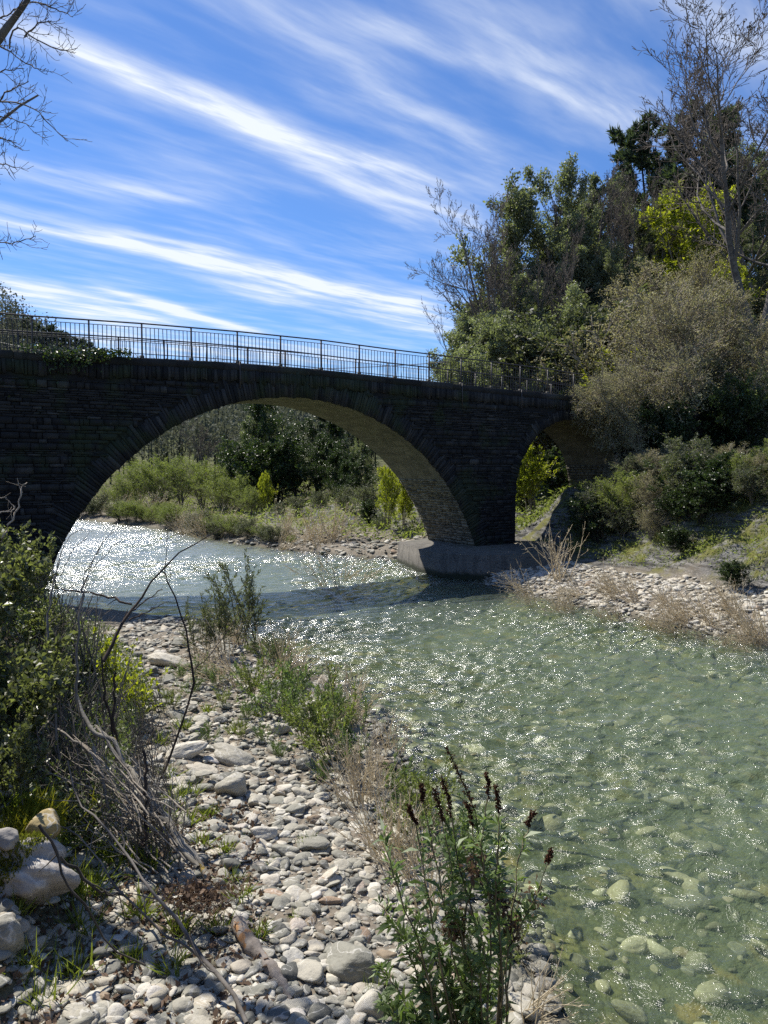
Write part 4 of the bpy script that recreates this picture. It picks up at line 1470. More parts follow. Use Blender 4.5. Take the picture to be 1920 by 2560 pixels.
stone_px(585, 1890, 130, .30, 'broad grey-brown boulder upstream of the split block', .6, .5, -.3, name='boulder', lo=.6)
stone_px(470, 1880, 120, .70, 'broad pale boulder left of the grey-brown one', .6, .42, .2, name='boulder', lo=.6)
stone_px(763, 1906, 62, .05, 'dark grey rounded stone right of the grey-brown boulder', .7, .5, 0)
stone_px(548, 1800, 46, .0, 'blackish stone in front of the far cobbles', .7, .5, 0)
stone_px(410, 1655, 130, .70, 'wide pale slab half buried under the bare saplings', .7, .35, .1, name='boulder', lo=.58)
stone_px(345, 1672, 36, .98, 'white stone at the left end of the wide pale slab', .8, .6, 0)
stone_px(480, 2090, 40, .74, 'buff round stone beside the foot of the leaning trunks', .9, .8, 0)
stone_px(810, 2090, 46, .02, 'dark stone at the right end of the tilted slab', .8, .6, 0)
stone_px(475, 2475, 62, .18, 'striped grey-green stone in the leaf litter at the bottom', .8, .6, 0)
stone_px(255, 2480, 40, .86, 'brown stone in the leaf litter left of the striped one', .8, .7, 0)

# ordinary cobbles, biggest first, each its own object
tries, cnt = 0, 0
while cnt < 236 and tries < 30000:
    tries += 1
    y = 4.4 + 14 * rs.random() ** 1.7
    x = rs.uniform(-5.5, 1.6)
    dl = float(sd(np.array([x]), np.array([y]), E1)[0])
    if not (-.25 < dl < 3.7): continue
    u = 960 + FPX * x / y
    if u < 150 or u > 1350: continue
    f = cnt / 236
    L = (.30 - .15 * f) * rs.uniform(.8, 1.2) * (1 + (y - 6) * .03)
    if any((x - a) ** 2 + (y - b) ** 2 < (L * .42 + c * .8) ** 2 for a, b, c in PLACED): continue
    if u < 620 and y < 7.5 and rs.random() < .7: continue
    t = float(rs.choice([.02, .15, .18, .33, .36, .40, .52, .63, .68, .75, .85, .90, .98], p=[.08, .13, .13, .14, .13, .12, .09, .06, .04, .03, .03, .01, .01]))
    w = min(TONES, key=lambda q: abs(q[0] - t))[1]
    stone_at(x, y, L, L * rs.uniform(.55, .9), L * rs.uniform(.28, .5), rs.uniform(0, 3.14), t, f'{w} river-worn cobble lying among the stones of the near gravel bank', f'{w} cobbles on the near bank', tilt=.16)
    cnt += 1
for u, v, w, t, lb in ((1495, 1468, 22, .2, 'round grey stone on the crest of the far gravel bar'), (1415, 1500, 34, .02, 'dark wet stone at the edge of the far gravel bar'), (1475, 1520, 30, .9, 'rusty brown stone at the tip of the far gravel bar'),
                       (1898, 1603, 26, .93, 'tan stone in the shallows at the right end of the far gravel bar'), (1560, 1490, 26, .97, 'white stone in the middle of the far gravel bar')):
    stone_px(u, v, w, t, lb, .8, .6, 0)


def pebbles(name, label, n, region, smin, smax, seed, sub=1, lift=.0, pale=False):
    r = np.random.default_rng(seed)
    shapes = [rock_shape(r, sub + (.1 < smax < .2), 8, 12, .58, .06) for _ in range(16)]
    x, y = region(r, n)
    z = height(x, y)
    mb = MB()
    L = smin * (smax / smin) ** (r.random(len(x)) ** 1.6)
    for i in range(len(x)):
        V, F = shapes[r.integers(16)]
        a = r.uniform(0, 6.28); ca, sa = math.cos(a), math.sin(a)
        tx, ty = r.normal(size=2) * .2
        S = np.array([1, r.uniform(.55, .95), r.uniform(.22, .5)]) * L[i] * .5
        W = V * S
        R = np.array([[ca, -sa, 0], [sa, ca, 0], [tx, ty, 1]])
        mb.add(W @ R.T + np.array([x[i], y[i], z[i] + S[2] * .35 + lift]), T=F, tone=r.choice([.33, .36, .62, .66, .74, .77, .98, .14], p=[.13, .12, .15, .15, .15, .15, .1, .05]) if pale else min(r.random(), .99) * (.82 if r.random() < .8 else 1))
    o = mb.obj(name, M_STONE, None, True)
    return tag(o, label, kind='stuff')


def reg_near(r, n):
    X, Y = [], []
    while len(X) < n:
        y = 4.2 + 15 * r.random() ** 2.1
        x = r.uniform(-6, 1.8)
        u = 960 + FPX * x / y
        if not (-40 < u < 1400): continue
        dl = float(sd(np.array([x]), np.array([y]), E1)[0])
        if not (-.5 < dl < 4.4): continue
        if any((x - a) ** 2 + (y - b) ** 2 < (c * .55) ** 2 for a, b, c in PLACED[:40]): continue
        X.append(x); Y.append(y)
    return np.array(X), np.array(Y)


def reg_poly(xr, yr, lo, hi, poly=E2, sg=-1):
    def f(r, n):
        X = r.uniform(*xr, n * 6); Y = r.uniform(*yr, n * 6)
        d = sg * sd(X, Y, poly)
        k = (d > lo) & (d < hi)
        return X[k][:n], Y[k][:n]
    return f


pebbles('gravel', 'mixed grey and cream pebbles of the near gravel bank', 14500, reg_near, .035, .19, 5)
pebbles('grit', 'fine grit and small chips filling the gaps of the near gravel bank', 9000, lambda r, n: (lambda X, Y, D: (X[D][:n], Y[D][:n]))(*(lambda X, Y: (X, Y, (sd(X, Y, E1) > -.2) & (sd(X, Y, E1) < 4)))(r.uniform(-3.4, 1.5, n * 3), 4.2 + 5 * r.random(n * 3) ** 1.5)), .014, .04, 15, 0)
pebbles('gravel', 'pale cobbles of the gravel bar on the far side below the pier', 6500, reg_poly((2.2, 16), (13, 27.5), -.35, 3.3), .06, .27, 6, 1, 0.0, True)
pebbles('gravel', 'gravel of the far shore upstream of the pier', 700, reg_poly((-8, 2), (31, 40), -.3, 3), .10, .40, 7)
pebbles('stony_bed', 'stones lying on the river bed in the shallows', 750, lambda r, n: (lambda X, Y: (X[(sd(X, Y, E1) < -.2) & (sd(X, Y, E2) > 1.2)][:n], Y[(sd(X, Y, E1) < -.2) & (sd(X, Y, E2) > 1.2)][:n]))(r.uniform(-5, 9, n * 5), 4.4 + 12 * r.random(n * 5) ** 2), .10, .42, 8)

# ------------------------------------------------------------------ boulder on the left bank
def left_boulders():
    p = at(28, 2185, 5.6)
    o = empty('boulder', (p.x, p.y, p.z))
    tag(o, 'large pale quartz boulder overhanging the gravel at the left edge, moss on its back', 'boulder')
    V, F = rock_shape(rs, 4, 16, 14, .55, .16)
    V = V * np.array([.37, .36, .35])
    MB().add(V, T=F, tone=.45).obj('rock', M_BOULD, o, True)
    r = np.random.default_rng(4)
    vi = r.integers(0, len(V), 9000)
    P = V[vi]
    k = (P[:, 2] > .05 + 1.1 * (P[:, 0] - .08)) & (P[:, 2] > -.2) & (vnoise(P[:, 0] * 7, P[:, 1] * 7) > -.5)
    P = P[k] + r.normal(size=(k.sum(), 3)) * .014
    Vm, Q = leaves(r, P, .035, .35, np.tile([0, 0, 1.], (len(P), 1)), 0, 0, .5)
    MB().add(Vm, Q, tone=np.repeat(r.random(len(P)), 4)).obj('moss', M_MOSS, o)
    p = at(112, 2060, 5.9)
    q = stone_at(p.x, p.y, .26, .22, .26, .3, 1.0, 'yellow lichened stone sitting behind the pale boulder at the left edge', name='boulder', matl=M_BOULD)
    q.location.z = p.z
    p = at(12, 2098, 5.5)
    q = stone_at(p.x, p.y, .24, .2, .16, .3, .3, 'pale stone at the left picture edge on top of the mossy bank', name='boulder', matl=M_BOULD)
    q.location.z = p.z
    p = at(20, 2420, 5.1)
    q = stone_at(p.x, p.y, .3, .24, .3, .3, .2, 'shaded block under the overhanging boulder in the bottom corner', name='boulder')


M_MOSS = m_leaf('moss', (.07, .08, .015), (.22, .22, .045), .3, .8, .1)
left_boulders()

# ------------------------------------------------------------------ sticks and stems
M_STICK = m_bark('pale_stick', (.16, .135, .105), (.36, .32, .26), 8)
M_STICKD = m_bark('dark_stick', (.022, .017, .014), (.07, .052, .042), 8)
M_LICH = m_bark('lichened_bark', (.13, .115, .09), (.36, .33, .27), 9, .9, (.34, .24, .06), .62)
M_LOG = m_bark('driftwood', (.13, .11, .09), (.33, .29, .25), 9, .9, (.34, .19, .09), .60)
M_DRY = m_leaf('dry_stem', (.48, .41, .28), (.82, .73, .55), .42, .7, .2, (1, 1, 1))
M_DEAD = m_leaf('dead_leaf', (.055, .035, .022), (.22, .15, .10), .25, .7, .2, (1.1, 1, .8))


def px_path(pts, D, n=12):
    """pixel polyline at a distance (or distances) ahead -> smooth 3-D path"""
    Ds = np.interp(np.linspace(0, 1, len(pts)), np.linspace(0, 1, len(D)), D) if hasattr(D, '__len__') else [D] * len(pts)
    return smooth_path([tuple(at(u, v, d)) for (u, v), d in zip(pts, Ds)], n)


def limb(mb, pts, D, r0, r1, n=12, S=6, wob=.006):
    P = px_path(pts, D, n)
    wob = max(wob, r0 * .7)
    P = P + rs.normal(size=P.shape) * wob
    R = np.linspace(r0, r1, n) * (1 + .12 * rs.normal(size=n))
    mb.add(*tubes(P, R, S))
    return P, R


def twigs_on(mb, P, R, n, L, ang=(25, 60), up=.05, lev=2, min_r=.0022):
    pts, rad = P[None], R[None]
    LL = np.array([1.0])
    for k in range(lev):
        p, d, l, rr = spawn(rs, pts, rad, LL, n if k == 0 else 4, .15, .98, ang, 1.0, .55, .3)
        l = (L if k == 0 else L * .45) * rs.uniform(.5, 1.2, len(p))
        pts, rad = grow(rs, p, d, l, np.maximum(rr, min_r), 6, .14, up, .4)
        rad = np.maximum(rad, min_r * .7)
        mb.add(*tubes(pts, rad, 4))
        LL = l
    return pts


def leaning_shrub():
    o = empty('leaning_shrub', tuple(on_z(509, 2200, .45)))
    tag(o, 'bare lichened shrub with trunks leaning left over the gravel edge', 'shrub')
    off = np.array(o.location)
    spec = [('trunk', [(509, 2201), (486, 2143), (446, 2086), (405, 2028), (370, 1970), (324, 1924), (272, 1860), (219, 1810), (194, 1748)], (6.35, 7.6), .032, .020, M_LICH),
            ('trunk', [(492, 2172), (440, 2103), (393, 2028), (352, 1950), (310, 1911), (273, 1854), (235, 1813)], (6.4, 7.5), .030, .014, M_LICH),
            ('branch', [(362, 2115), (364, 2051), (367, 1941), (360, 1880)], (6.5, 6.8), .016, .012, M_STICKD),
            ('branch', [(254, 1939), (226, 1885), (153, 1826), (106, 1788)], (7.0, 7.5), .016, .008, M_STICK),
            ('branch', [(338, 2305), (336, 2265), (301, 2201), (283, 2109), (278, 2051), (260, 1947), (231, 1860)], (6.3, 7.2), .014, .016, M_LICH)]
    for nm, pts, D, r0, r1, m_ in spec:
        mb = MB(); limb(mb, pts, D, r0, r1, 16)
        ob = mb.obj(nm, m_, o); ob.matrix_parent_inverse = Matrix.Translation(-Vector(off))
    mb = MB()
    for k in range(40):
        u0, v0 = 480 - rs.uniform(0, 150), 2190 - rs.uniform(0, 200)
        u1, v1 = u0 - rs.uniform(90, 260), v0 - rs.uniform(100, 260)
        um, vm = (u0 + u1) / 2 + rs.normal() * 14, (v0 + v1) / 2 + rs.normal() * 14 + 12
        P, R = limb(mb, [(u0, v0), (um, vm), (u1, v1)], (6.5 + rs.uniform(-.2, .3), 7.0 + rs.uniform(-.3, .6)), .009, .004, 10, 4, .004)
        twigs_on(mb, P, R, 5, .3, lev=1)
    ob = mb.obj('twigs', M_STICK, o); ob.matrix_parent_inverse = Matrix.Translation(-Vector(off))


leaning_shrub()


def single(name, label, cat, limbs, matl, twig=0, L=.25, leafm=None):
    """limbs: list of (pixel polyline, distances, r0, r1); the first is the main stem, the others its side branches"""
    base = at(*limbs[0][0][0], limbs[0][1][0] if hasattr(limbs[0][1], '__len__') else limbs[0][1])
    o = empty(name, tuple(base))
    tag(o, label, cat)
    Mi = Matrix.Translation(-base)
    tw = MB()
    for i, (pts, D, r0, r1) in enumerate(limbs):
        mb = MB(); P, R = limb(mb, pts, D, r0, r1, 14, 6, .004)
        ob = mb.obj('stem' if i == 0 else 'branch', matl, o); ob.matrix_parent_inverse = Mi
        if twig:
            T = twigs_on(tw, P, R, twig, L, lev=1)
            if leafm:
                A, Dd = along(rs, T, 2, .3, 1)
                k = rs.random(len(A)) < .5
                lf = leaf_store.setdefault(o.name, MB())
                V, Q = leaves(rs, A[k], .035, .6, Dd[k], .2, 0, .5)
                lf.add(V, Q, tone=np.repeat(rs.random(k.sum()), 4))
    if twig:
        ob = tw.obj('twigs', matl, o); ob.matrix_parent_inverse = Mi
    if o.name in leaf_store:
        ob = leaf_store[o.name].obj('leaves', leafm, o); ob.matrix_parent_inverse = Mi
    return o


leaf_store = {}
single('bare_sapling', 'dark bare sapling rising from the cobbles with a kinked side branch', 'sapling',
       [([(404, 1950), (423, 1895), (464, 1779), (483, 1676), (470, 1600), (451, 1528), (417, 1450), (404, 1425)], (8.0, 8.4), .015, .006),
        ([(484, 1672), (520, 1644), (560, 1590), (590, 1548)], (8.2, 8.6), .006, .003), ([(412, 1440), (418, 1350), (416, 1310)], (8.4, 8.5), .005, .003)], M_STICKD, 3, .2, M_YEL)
single('broken_branch', 'thick dark broken branch forking towards the river above the undergrowth', 'branch',
       [([(262, 1650), (273, 1626), (298, 1585), (326, 1531), (345, 1506), (385, 1450), (440, 1390), (500, 1355), (553, 1318)], (7.6, 8.6), .022, .004),
        ([(332, 1528), (370, 1498), (407, 1472)], (7.9, 8.2), .009, .004), ([(323, 1550), (370, 1528), (420, 1503)], (7.9, 8.2), .008, .003), ([(330, 1515), (270, 1490), (205, 1478), (150, 1475)], (7.9, 8.3), .012, .007)], M_STICKD, 3, .2)
single('bare_sapling', 'dark upright stem with a pale cut top standing in the undergrowth', 'sapling', [([(290, 1900), (286, 1850), (287, 1760), (288, 1676)], (7.4, 7.4), .016, .013)], M_STICKD)
single('bare_sapling', 'dark slanting stem left of the upright stem with the pale cut top', 'sapling', [([(295, 1900), (285, 1850), (268, 1760), (255, 1640)], (7.45, 7.6), .014, .008)], M_STICKD, 2, .2)
single('bare_sapling', 'thin grey sapling with upswept twigs in front of the glittering water', 'sapling',
       [([(190, 1750), (197, 1600), (205, 1480), (207, 1465)], (7.4, 7.8), .013, .009), ([(207, 1470), (215, 1430), (240, 1385), (262, 1350), (297, 1318)], (7.8, 8), .006, .003),
        ([(206, 1475), (220, 1440), (232, 1400), (250, 1370), (243, 1375)], (7.8, 7.8), .005, .003), ([(207, 1468), (225, 1430), (262, 1390), (285, 1362), (310, 1350)], (7.8, 7.9), .005, .0025)], M_BRKG, 2, .15)
single('bare_sapling', 'grey sapling with curved twigs left of the thin one, against the shaded bridge', 'sapling',
       [([(150, 1900), (122, 1650), (125, 1520), (138, 1440)], (7.2, 7.8), .013, .008), ([(137, 1445), (155, 1375), (175, 1340), (208, 1322)], (7.8, 8), .005, .003), ([(150, 1440), (175, 1390), (190, 1365), (218, 1346)], (7.8, 8), .005, .003)], M_BRKG, 2, .15)
single('bare_sapling', 'dark leaning twig crossing the bramble at the left edge, pale tip against the bridge', 'sapling',
       [([(0, 1355), (25, 1310), (45, 1260), (60, 1215), (67, 1208)], (6.4, 6.6), .009, .004), ([(55, 1232), (47, 1212), (42, 1195)], (6.6, 6.6), .004, .003), ([(0, 1280), (30, 1278), (38, 1265)], (6.4, 6.5), .005, .003), ([(-10, 1245), (15, 1246), (35, 1268)], (6.5, 6.5), .004, .003)], M_STICK, 2, .12)
single('long_stick', 'longest brown stick slanting down to the bottom edge with a side stick joined to it', 'stick',
       [([(624, 2548), (556, 2462), (498, 2392), (446, 2300), (376, 2213), (324, 2143), (243, 2045), (197, 2010), (165, 1900)], (4.75, 6.6), .019, .006),
        ([(494, 2392), (440, 2355), (394, 2323), (312, 2242), (260, 2167), (197, 2091), (145, 2062)], (5.3, 6.0), .012, .005)], M_BRKG, 5, .35)
single('forked_stick', 'dark forked stick leaning from the pale boulder down into the leaf litter', 'stick',
       [([(101, 2060), (133, 2120), (159, 2184), (203, 2259), (278, 2358), (359, 2415)], (5.4, 5.2), .013, .006), ([(150, 2145), (231, 2213), (266, 2236), (310, 2238)], (5.5, 5.6), .012, .007)], M_BRKD, 2, .3)
single('curved_stick', 'pale curved stick resting against the driftwood log', 'stick', [([(428, 2277), (503, 2300), (556, 2334), (619, 2346)], (6.2, 5.9), .016, .011)], M_STICK)


def log():
    o = empty('driftwood_log', tuple(on_z(600, 2325, .4)))
    tag(o, 'driftwood log with orange flaking wood lying at the edge of the cobbles', 'log')
    Mi = Matrix.Translation(-Vector(o.location))
    mb = MB()
    P = px_path([(592, 2300), (606, 2330), (637, 2375), (677, 2422), (705, 2460), (727, 2500)], (5.85, 5.15), 26)
    R = np.interp(np.linspace(0, 1, 26), [0, .1, .5, .8, 1], [.05, .062, .055, .042, .014]) * (1 + .10 * rs.normal(size=26))
    mb.add(*tubes(P, R, 14))
    n0 = 25 * 14
    mb.add([P[0] + np.array([0, .02, .01])], None, None)
    ob = mb.obj('trunk', M_LOG, o, True); ob.matrix_parent_inverse = Mi
    mb = MB(); limb(mb, [(596, 2312), (616, 2305), (630, 2318)], (5.8, 5.75), .014, .010, 8)
    ob = mb.obj('branch_stub', M_LOG, o, True); ob.matrix_parent_inverse = Mi


log()


def overhanging_tree():
    o = empty('overhanging_tree', (-5.9, 9.2, 2.0))
    tag(o, 'leafless tree reaching in from beyond the left picture edge with budding twigs', 'tree')
    Mi = Matrix.Translation(-Vector(o.location))
    t = MB()
    P = smooth_path([(-5.9, 9.2, 1.9), (-5.85, 9.1, 4), (-5.6, 9.0, 6.3), (-5.0, 9.0, 8.0), tuple(at(-10, 105, 9)), tuple(at(38, 42, 9)), tuple(at(72, -5, 9)), tuple(at(120, -90, 9.1))], 30)
    t.add(*tubes(P, np.concatenate([np.linspace(.16, .05, 18), np.linspace(.042, .018, 12)]), 8))
    ob = t.obj('trunk', M_BRKG, o, True); ob.matrix_parent_inverse = Mi
    cr = MB()
    br = [[(20, 120), (40, 70), (78, 90), (120, 111), (157, 127), (193, 120)], [(-60, 100), (0, 115), (48, 145), (84, 169), (118, 175)], [(-80, 250), (0, 253), (48, 259), (96, 280), (120, 307), (169, 353)],
          [(-60, 285), (0, 290), (42, 301), (90, 320)], [(40, -20), (80, 5), (120, 15), (157, 30), (184, 42)], [(-60, 350), (0, 345), (38, 356)], [(-60, 395), (0, 408), (42, 424)], [(-70, 600), (0, 606), (35, 607), (88, 592)],
          [(60, 90), (100, 60), (130, 50)], [(-60, 30), (0, 45), (40, 20), (70, -10)], [(-80, 215), (0, 180), (60, 172)], [(-60, 325), (0, 250), (40, 215), (70, 205)]]
    for b in br:
        P, R = limb(cr, b, (9.2, 8.7), .011, .004, 14, 5, .006)
        T = twigs_on(cr, P, R, 9, .26, (20, 55), .10, 2, .0032)
    ob = cr.obj('crown', M_BTWIG, o); ob.matrix_parent_inverse = Mi
    c2 = MB()
    p, d, l, rr = spawn(rs, P[None] * 0 + smooth_path([(-5.85, 9.1, 4), (-5.6, 9.0, 6.3), (-5.0, 9.0, 8.0)], 14)[None], np.full((1, 14), .05), np.array([1.]), 9, .0, 1, (40, 80), 1, .5)
    b, brd = grow(rs, p, d * np.array([[-1, 1, 1]]), np.full(9, 2.0), np.full(9, .03), 6, .1, .05)
    c2.add(*tubes(b, brd, 5))
    ob = c2.obj('limbs', M_BRKG, o); ob.matrix_parent_inverse = Mi


overhanging_tree()

# ------------------------------------------------------------------ butterfly bush at the water's edge, with old flower spikes
M_BUDD = m_leaf('long_leaf', (.075, .115, .04), (.20, .26, .11), .35, .45, .4)
M_SPIKE = m_leaf('seed_head', (.020, .011, .008), (.10, .045, .025), .15, .8, .1, (1, 1, 1))
M_STEM = m_bark('green_brown_stem', (.09, .075, .04), (.20, .17, .10), 10)


def leafy_stem(lf, P, n, size, r, t0=.1, t1=1.0):
    """opposite pairs of long leaves"""
    A, D = along(r, P[None], n, t0, t1)
    for k in range(2):
        s = nrm(np.cross(D, r.normal(size=D.shape)))
        V, Q = leaves(r, A, size, .24, s + D * .55, .3, .15, .25, .3)
        lf.add(V, Q, tone=np.repeat(r.random(len(A)), 4))
        Bx, Dx = A + s * .01, nrm(D + s * .7)
        V, Q = leaves(r, Bx, size * .55, .26, Dx, .2, 0, .4, .3)
        lf.add(V, Q, tone=np.repeat(r.random(len(A)), 4))


def spike(mb, P, r, rad=.016, n=150):
    A, D = along(r, P[None], n, 0, 1)
    t = (np.arange(n) / n)
    A = A + nrm(r.normal(size=A.shape)) * rad * r.uniform(.3, 1.1, (n, 1))
    V, Q = leaves(r, A, .017, .8, None)
    mb.add(V, Q, tone=np.repeat(r.random(n), 4))


def butterfly_bush():
    r = np.random.default_rng(21)
    base = Vector((.66, 4.75, .12))
    o = empty('butterfly_bush', tuple(base))
    tag(o, 'tall leafy bush at the near water edge with upright brown dried flower spikes', 'bush')
    Mi = Matrix.Translation(-base)
    lf, wilt = MB(), MB()
    B = lambda du: (1180 + du, 2640)
    sp = [([B(60), (1250, 2440), (1228, 2300), (1205, 2130), (1186, 2024)], [(1186, 2024), (1152, 1945), (1116, 1868)], .020, 26), ([B(60), (1250, 2300), (1246, 2120), (1247, 2030)], [(1247, 2030), (1244, 1995), (1238, 1962)], .015, 14),
          ([B(80), (1280, 2310), (1300, 2130), (1320, 2068)], [(1317, 2062), (1328, 2044), (1335, 2030)], .018, 8), ([B(90), (1270, 2400), (1330, 2260), (1368, 2160)], [(1368, 2155), (1374, 2140), (1377, 2122)], .018, 10),
          ([B(0), (1165, 2420), (1132, 2220), (1108, 2052)], [(1108, 2052), (1096, 2010), (1085, 1970)], .014, 22), ([B(20), (1195, 2350), (1150, 2180), (1128, 2040)], [(1128, 2042), (1120, 1990), (1104, 1945)], .016, 20),
          ([B(10), (1140, 2420), (1100, 2200), (1055, 2005)], [(1056, 2005), (1056, 1985), (1054, 1960)], .012, 16), ([B(-30), (1100, 2400), (1065, 2220), (1040, 2060)], [(1042, 2060), (1030, 2040), (1022, 2015)], .012, 16),
          ([B(40), (1225, 2300), (1205, 2120), (1220, 1990)], [(1220, 1992), (1221, 1960), (1214, 1932)], .014, 14), ([B(-10), (1160, 2350), (1185, 2150), (1180, 2062)], [(1182, 2068), (1176, 2030), (1164, 2005)], .015, 14),
          ([B(-80), (1060, 2400), (985, 2200), (960, 2080)], None, 0, 26), ([B(-90), (1040, 2440), (1000, 2330), (950, 2260)], None, 0, 22), ([B(-60), (1080, 2480), (1040, 2380), (985, 2320)], None, 0, 26), ([B(-40), (1110, 2460), (1060, 2330), (1020, 2260)], None, 0, 26),
          ([B(10), (1180, 2450), (1150, 2330), (1120, 2250)], None, 0, 26), ([B(30), (1200, 2480), (1210, 2380), (1190, 2290)], None, 0, 22), ([B(-20), (1130, 2500), (1120, 2430), (1090, 2370)], None, 0, 28), ([B(50), (1220, 2540), (1230, 2470), (1215, 2400)], None, 0, 26),
          ([B(-120), (1030, 2540), (990, 2470), (950, 2420)], None, 0, 26), ([B(-60), (1100, 2560), (1080, 2500), (1040, 2450)], None, 0, 28), ([B(0), (1160, 2580), (1150, 2520), (1130, 2450)], None, 0, 30), ([B(-140), (1010, 2570), (980, 2530), (960, 2500)], None, 0, 24),
          ([B(20), (1190, 2590), (1190, 2540), (1175, 2480)], None, 0, 30), ([B(-90), (1070, 2590), (1050, 2560), (1030, 2520)], None, 0, 28), ([B(70), (1260, 2420), (1270, 2330), (1300, 2250)], None, 0, 14), ([B(70), (1255, 2400), (1235, 2200), (1260, 2080)], None, 0, 20)]
    for stem, spk, rad, nl in sp:
        D = 4.75 + r.uniform(-.15, .45)
        mb = MB(); P, R = limb(mb, stem, (4.75, D), .0085, .0035, 14, 5, .004)
        stem_ob = mb.obj('stem', M_STEM, o); stem_ob.matrix_parent_inverse = Mi
        leafy_stem(lf, P, int(nl * 1.5), .105, r, .2 if spk else .05, .9 if spk else 1.0)
        if spk:
            S = px_path(spk, D, 8)
            hb = MB(); hb.add(*tubes(S, .003, 4)); spike(hb, S, r, rad, 190)
            hb.obj('seed_head', M_SPIKE, stem_ob)
    ob = lf.obj('leaves', M_BUDD, o); ob.matrix_parent_inverse = Mi
    for (u, v), n in (((1252, 2250), 140), ((1135, 2300), 150), ((1288, 2320), 90), ((1190, 2155), 70), ((1335, 2240), 30)):
        c = np.array(at(u, v, 4.85)) + r.normal(size=(n, 3)) * np.array([.035, .03, .06])
        V, Q = leaves(r, c, .05, .4, None, 0, .8)
        wilt.add(V, Q, tone=np.repeat(r.random(n), 4))
    ob = wilt.obj('withered_leaves', M_DEAD, o); ob.matrix_parent_inverse = Mi


butterfly_bush()


# ------------------------------------------------------------------ small plants of the near bank
def shrublet(name, seed, H, n_st, matl, n_leaf, size, asp, label, spread=.35, cat='shrub', stemm=None, side=5, up=.05, r0=.006):
    r = np.random.default_rng(seed)
    o = empty(name)
    tag(o, label, cat)
    P0 = r.normal(size=(n_st, 3)) * np.array([.08, .08, 0]) * H
    D = np.c_[r.normal(size=(n_st, 2)) * spread, np.ones(n_st)]
    pts, rad = grow(r, P0, D, r.uniform(.6, 1.05, n_st) * H, np.full(n_st, r0), 8, .06, .02, .4)
    p, d, l, rr = spawn(r, pts, rad, np.full(n_st, H), side, .25, .95, (20, 55), .35, .6)
    b, br = grow(r, p, d, l, np.maximum(rr, .002), 5, .1, up, .5)
    mb = MB().add(*tubes(pts, rad, 5)).add(*tubes(b, br, 3))
    mb.obj('stems', stemm or M_STEM, o)
    if n_leaf:
        A, T = along(r, b, max(1, n_leaf // len(b)), .1, 1)
        A2, T2 = along(r, pts, max(1, n_leaf // (2 * n_st)), .3, 1)
        A, T = np.concatenate([A, A2]), np.concatenate([T, T2])
        V, Q = leaves(r, A, size, asp, T, .15, .05, .6, .3)
        MB().add(V, Q, tone=np.repeat(r.random(len(A)), 4)).obj('leaves', matl, o)
    return o


def grass_tuft(name, seed, H, n, matl, label, spread=.5, w=.006, wide=.05):
    r = np.random.default_rng(seed)
    P0 = np.c_[r.normal(size=(n, 2)) * wide, np.zeros(n)]
    D = np.c_[r.normal(size=(n, 2)) * spread, np.ones(n)]
    pts, _ = grow(r, P0, D, r.uniform(.4, 1.1, n) * H, np.ones(n), 5, .05, -.07, 1)
    t = nrm(np.gradient(pts, axis=1)); s = nrm(np.cross(t, r.normal(size=(n, 1, 3))))
    wd = w * np.array([1, 1, .8, .5, .05])[None, :, None] * r.uniform(.6, 1.3, (n, 1, 1))
    V = np.stack([pts - s * wd, pts + s * wd], 2)
    i = np.arange(n * 10).reshape(n, 5, 2)
    Q = np.stack([i[:, :-1, 0], i[:, :-1, 1], i[:, 1:, 1], i[:, 1:, 0]], -1).reshape(-1, 4)
    o = MB().add(V.reshape(-1, 3), Q, tone=np.repeat(r.random(n), 10)).obj(name, matl)
    tag(o, label, 'grass')
    return o


M_GRASS = m_leaf('grass_blade', (.09, .13, .02), (.22, .27, .06), .45, .5, .3, (1.3, 1.3, .6))
sh_long = [shrublet('waterside_shrub', 200 + i, 1.0, 12, M_BUDD if i else M_WIL, 1500, .05, .26, 'leafy shrub') for i in range(3)]
sh_grey = [shrublet('silvery_shrub', 210 + i, 1.0, 10, M_GREY, 1500, .05, .2, 'silvery shrub', spread=.25) for i in range(2)]
sh_dry = [shrublet('dry_stalks', 220 + i, 1.0, 20, M_DRY, 110, .05, .2, 'dry stalks', spread=.45, cat='dead plant', stemm=M_DRY, side=3, up=-.02, r0=.0075) for i in range(3)]
sh_bram = [shrublet('bramble', 230 + i, 1.0, 12, M_BRAM_, 1700, .055, .65, 'bramble', spread=.5, cat='bush', stemm=M_BRKG, side=9, r0=.006) for i, M_BRAM_ in enumerate([m_leaf('bramble_leaf', (.05, .058, .024), (.23, .24, .13), .38, .36, .5)] * 3)]
sh_bare = [shrublet('bare_shoots', 270 + i, 1.0, 5, None, 0, .05, .6, 'bare shoots', spread=.22, stemm=M_BRKG, side=6, up=.04, r0=.009) for i in range(2)]
sh_yel = [shrublet('leafing_shoots', 240 + i, .8, 9, M_YEL, 170, .05, .6, 'leafing shoots', spread=.18, stemm=M_STICK, side=3) for i in range(2)]
gr = [grass_tuft('grass_tuft', 250 + i, .28, 60, M_GRASS, 'green grass tuft') for i in range(3)]
grd = [grass_tuft('dry_grass_tuft', 260 + i, .5, 60, M_DRY, 'dry grass tuft', .55, .005) for i in range(2)]
moss_c = grass_tuft('moss_cushion', 280, .13, 1500, m_leaf('bright_moss', (.13, .14, .015), (.34, .33, .05), .4, .7, .1, (1.2, 1.2, .5)), 'moss', .6, .004, .13)
SEEN2 = set()


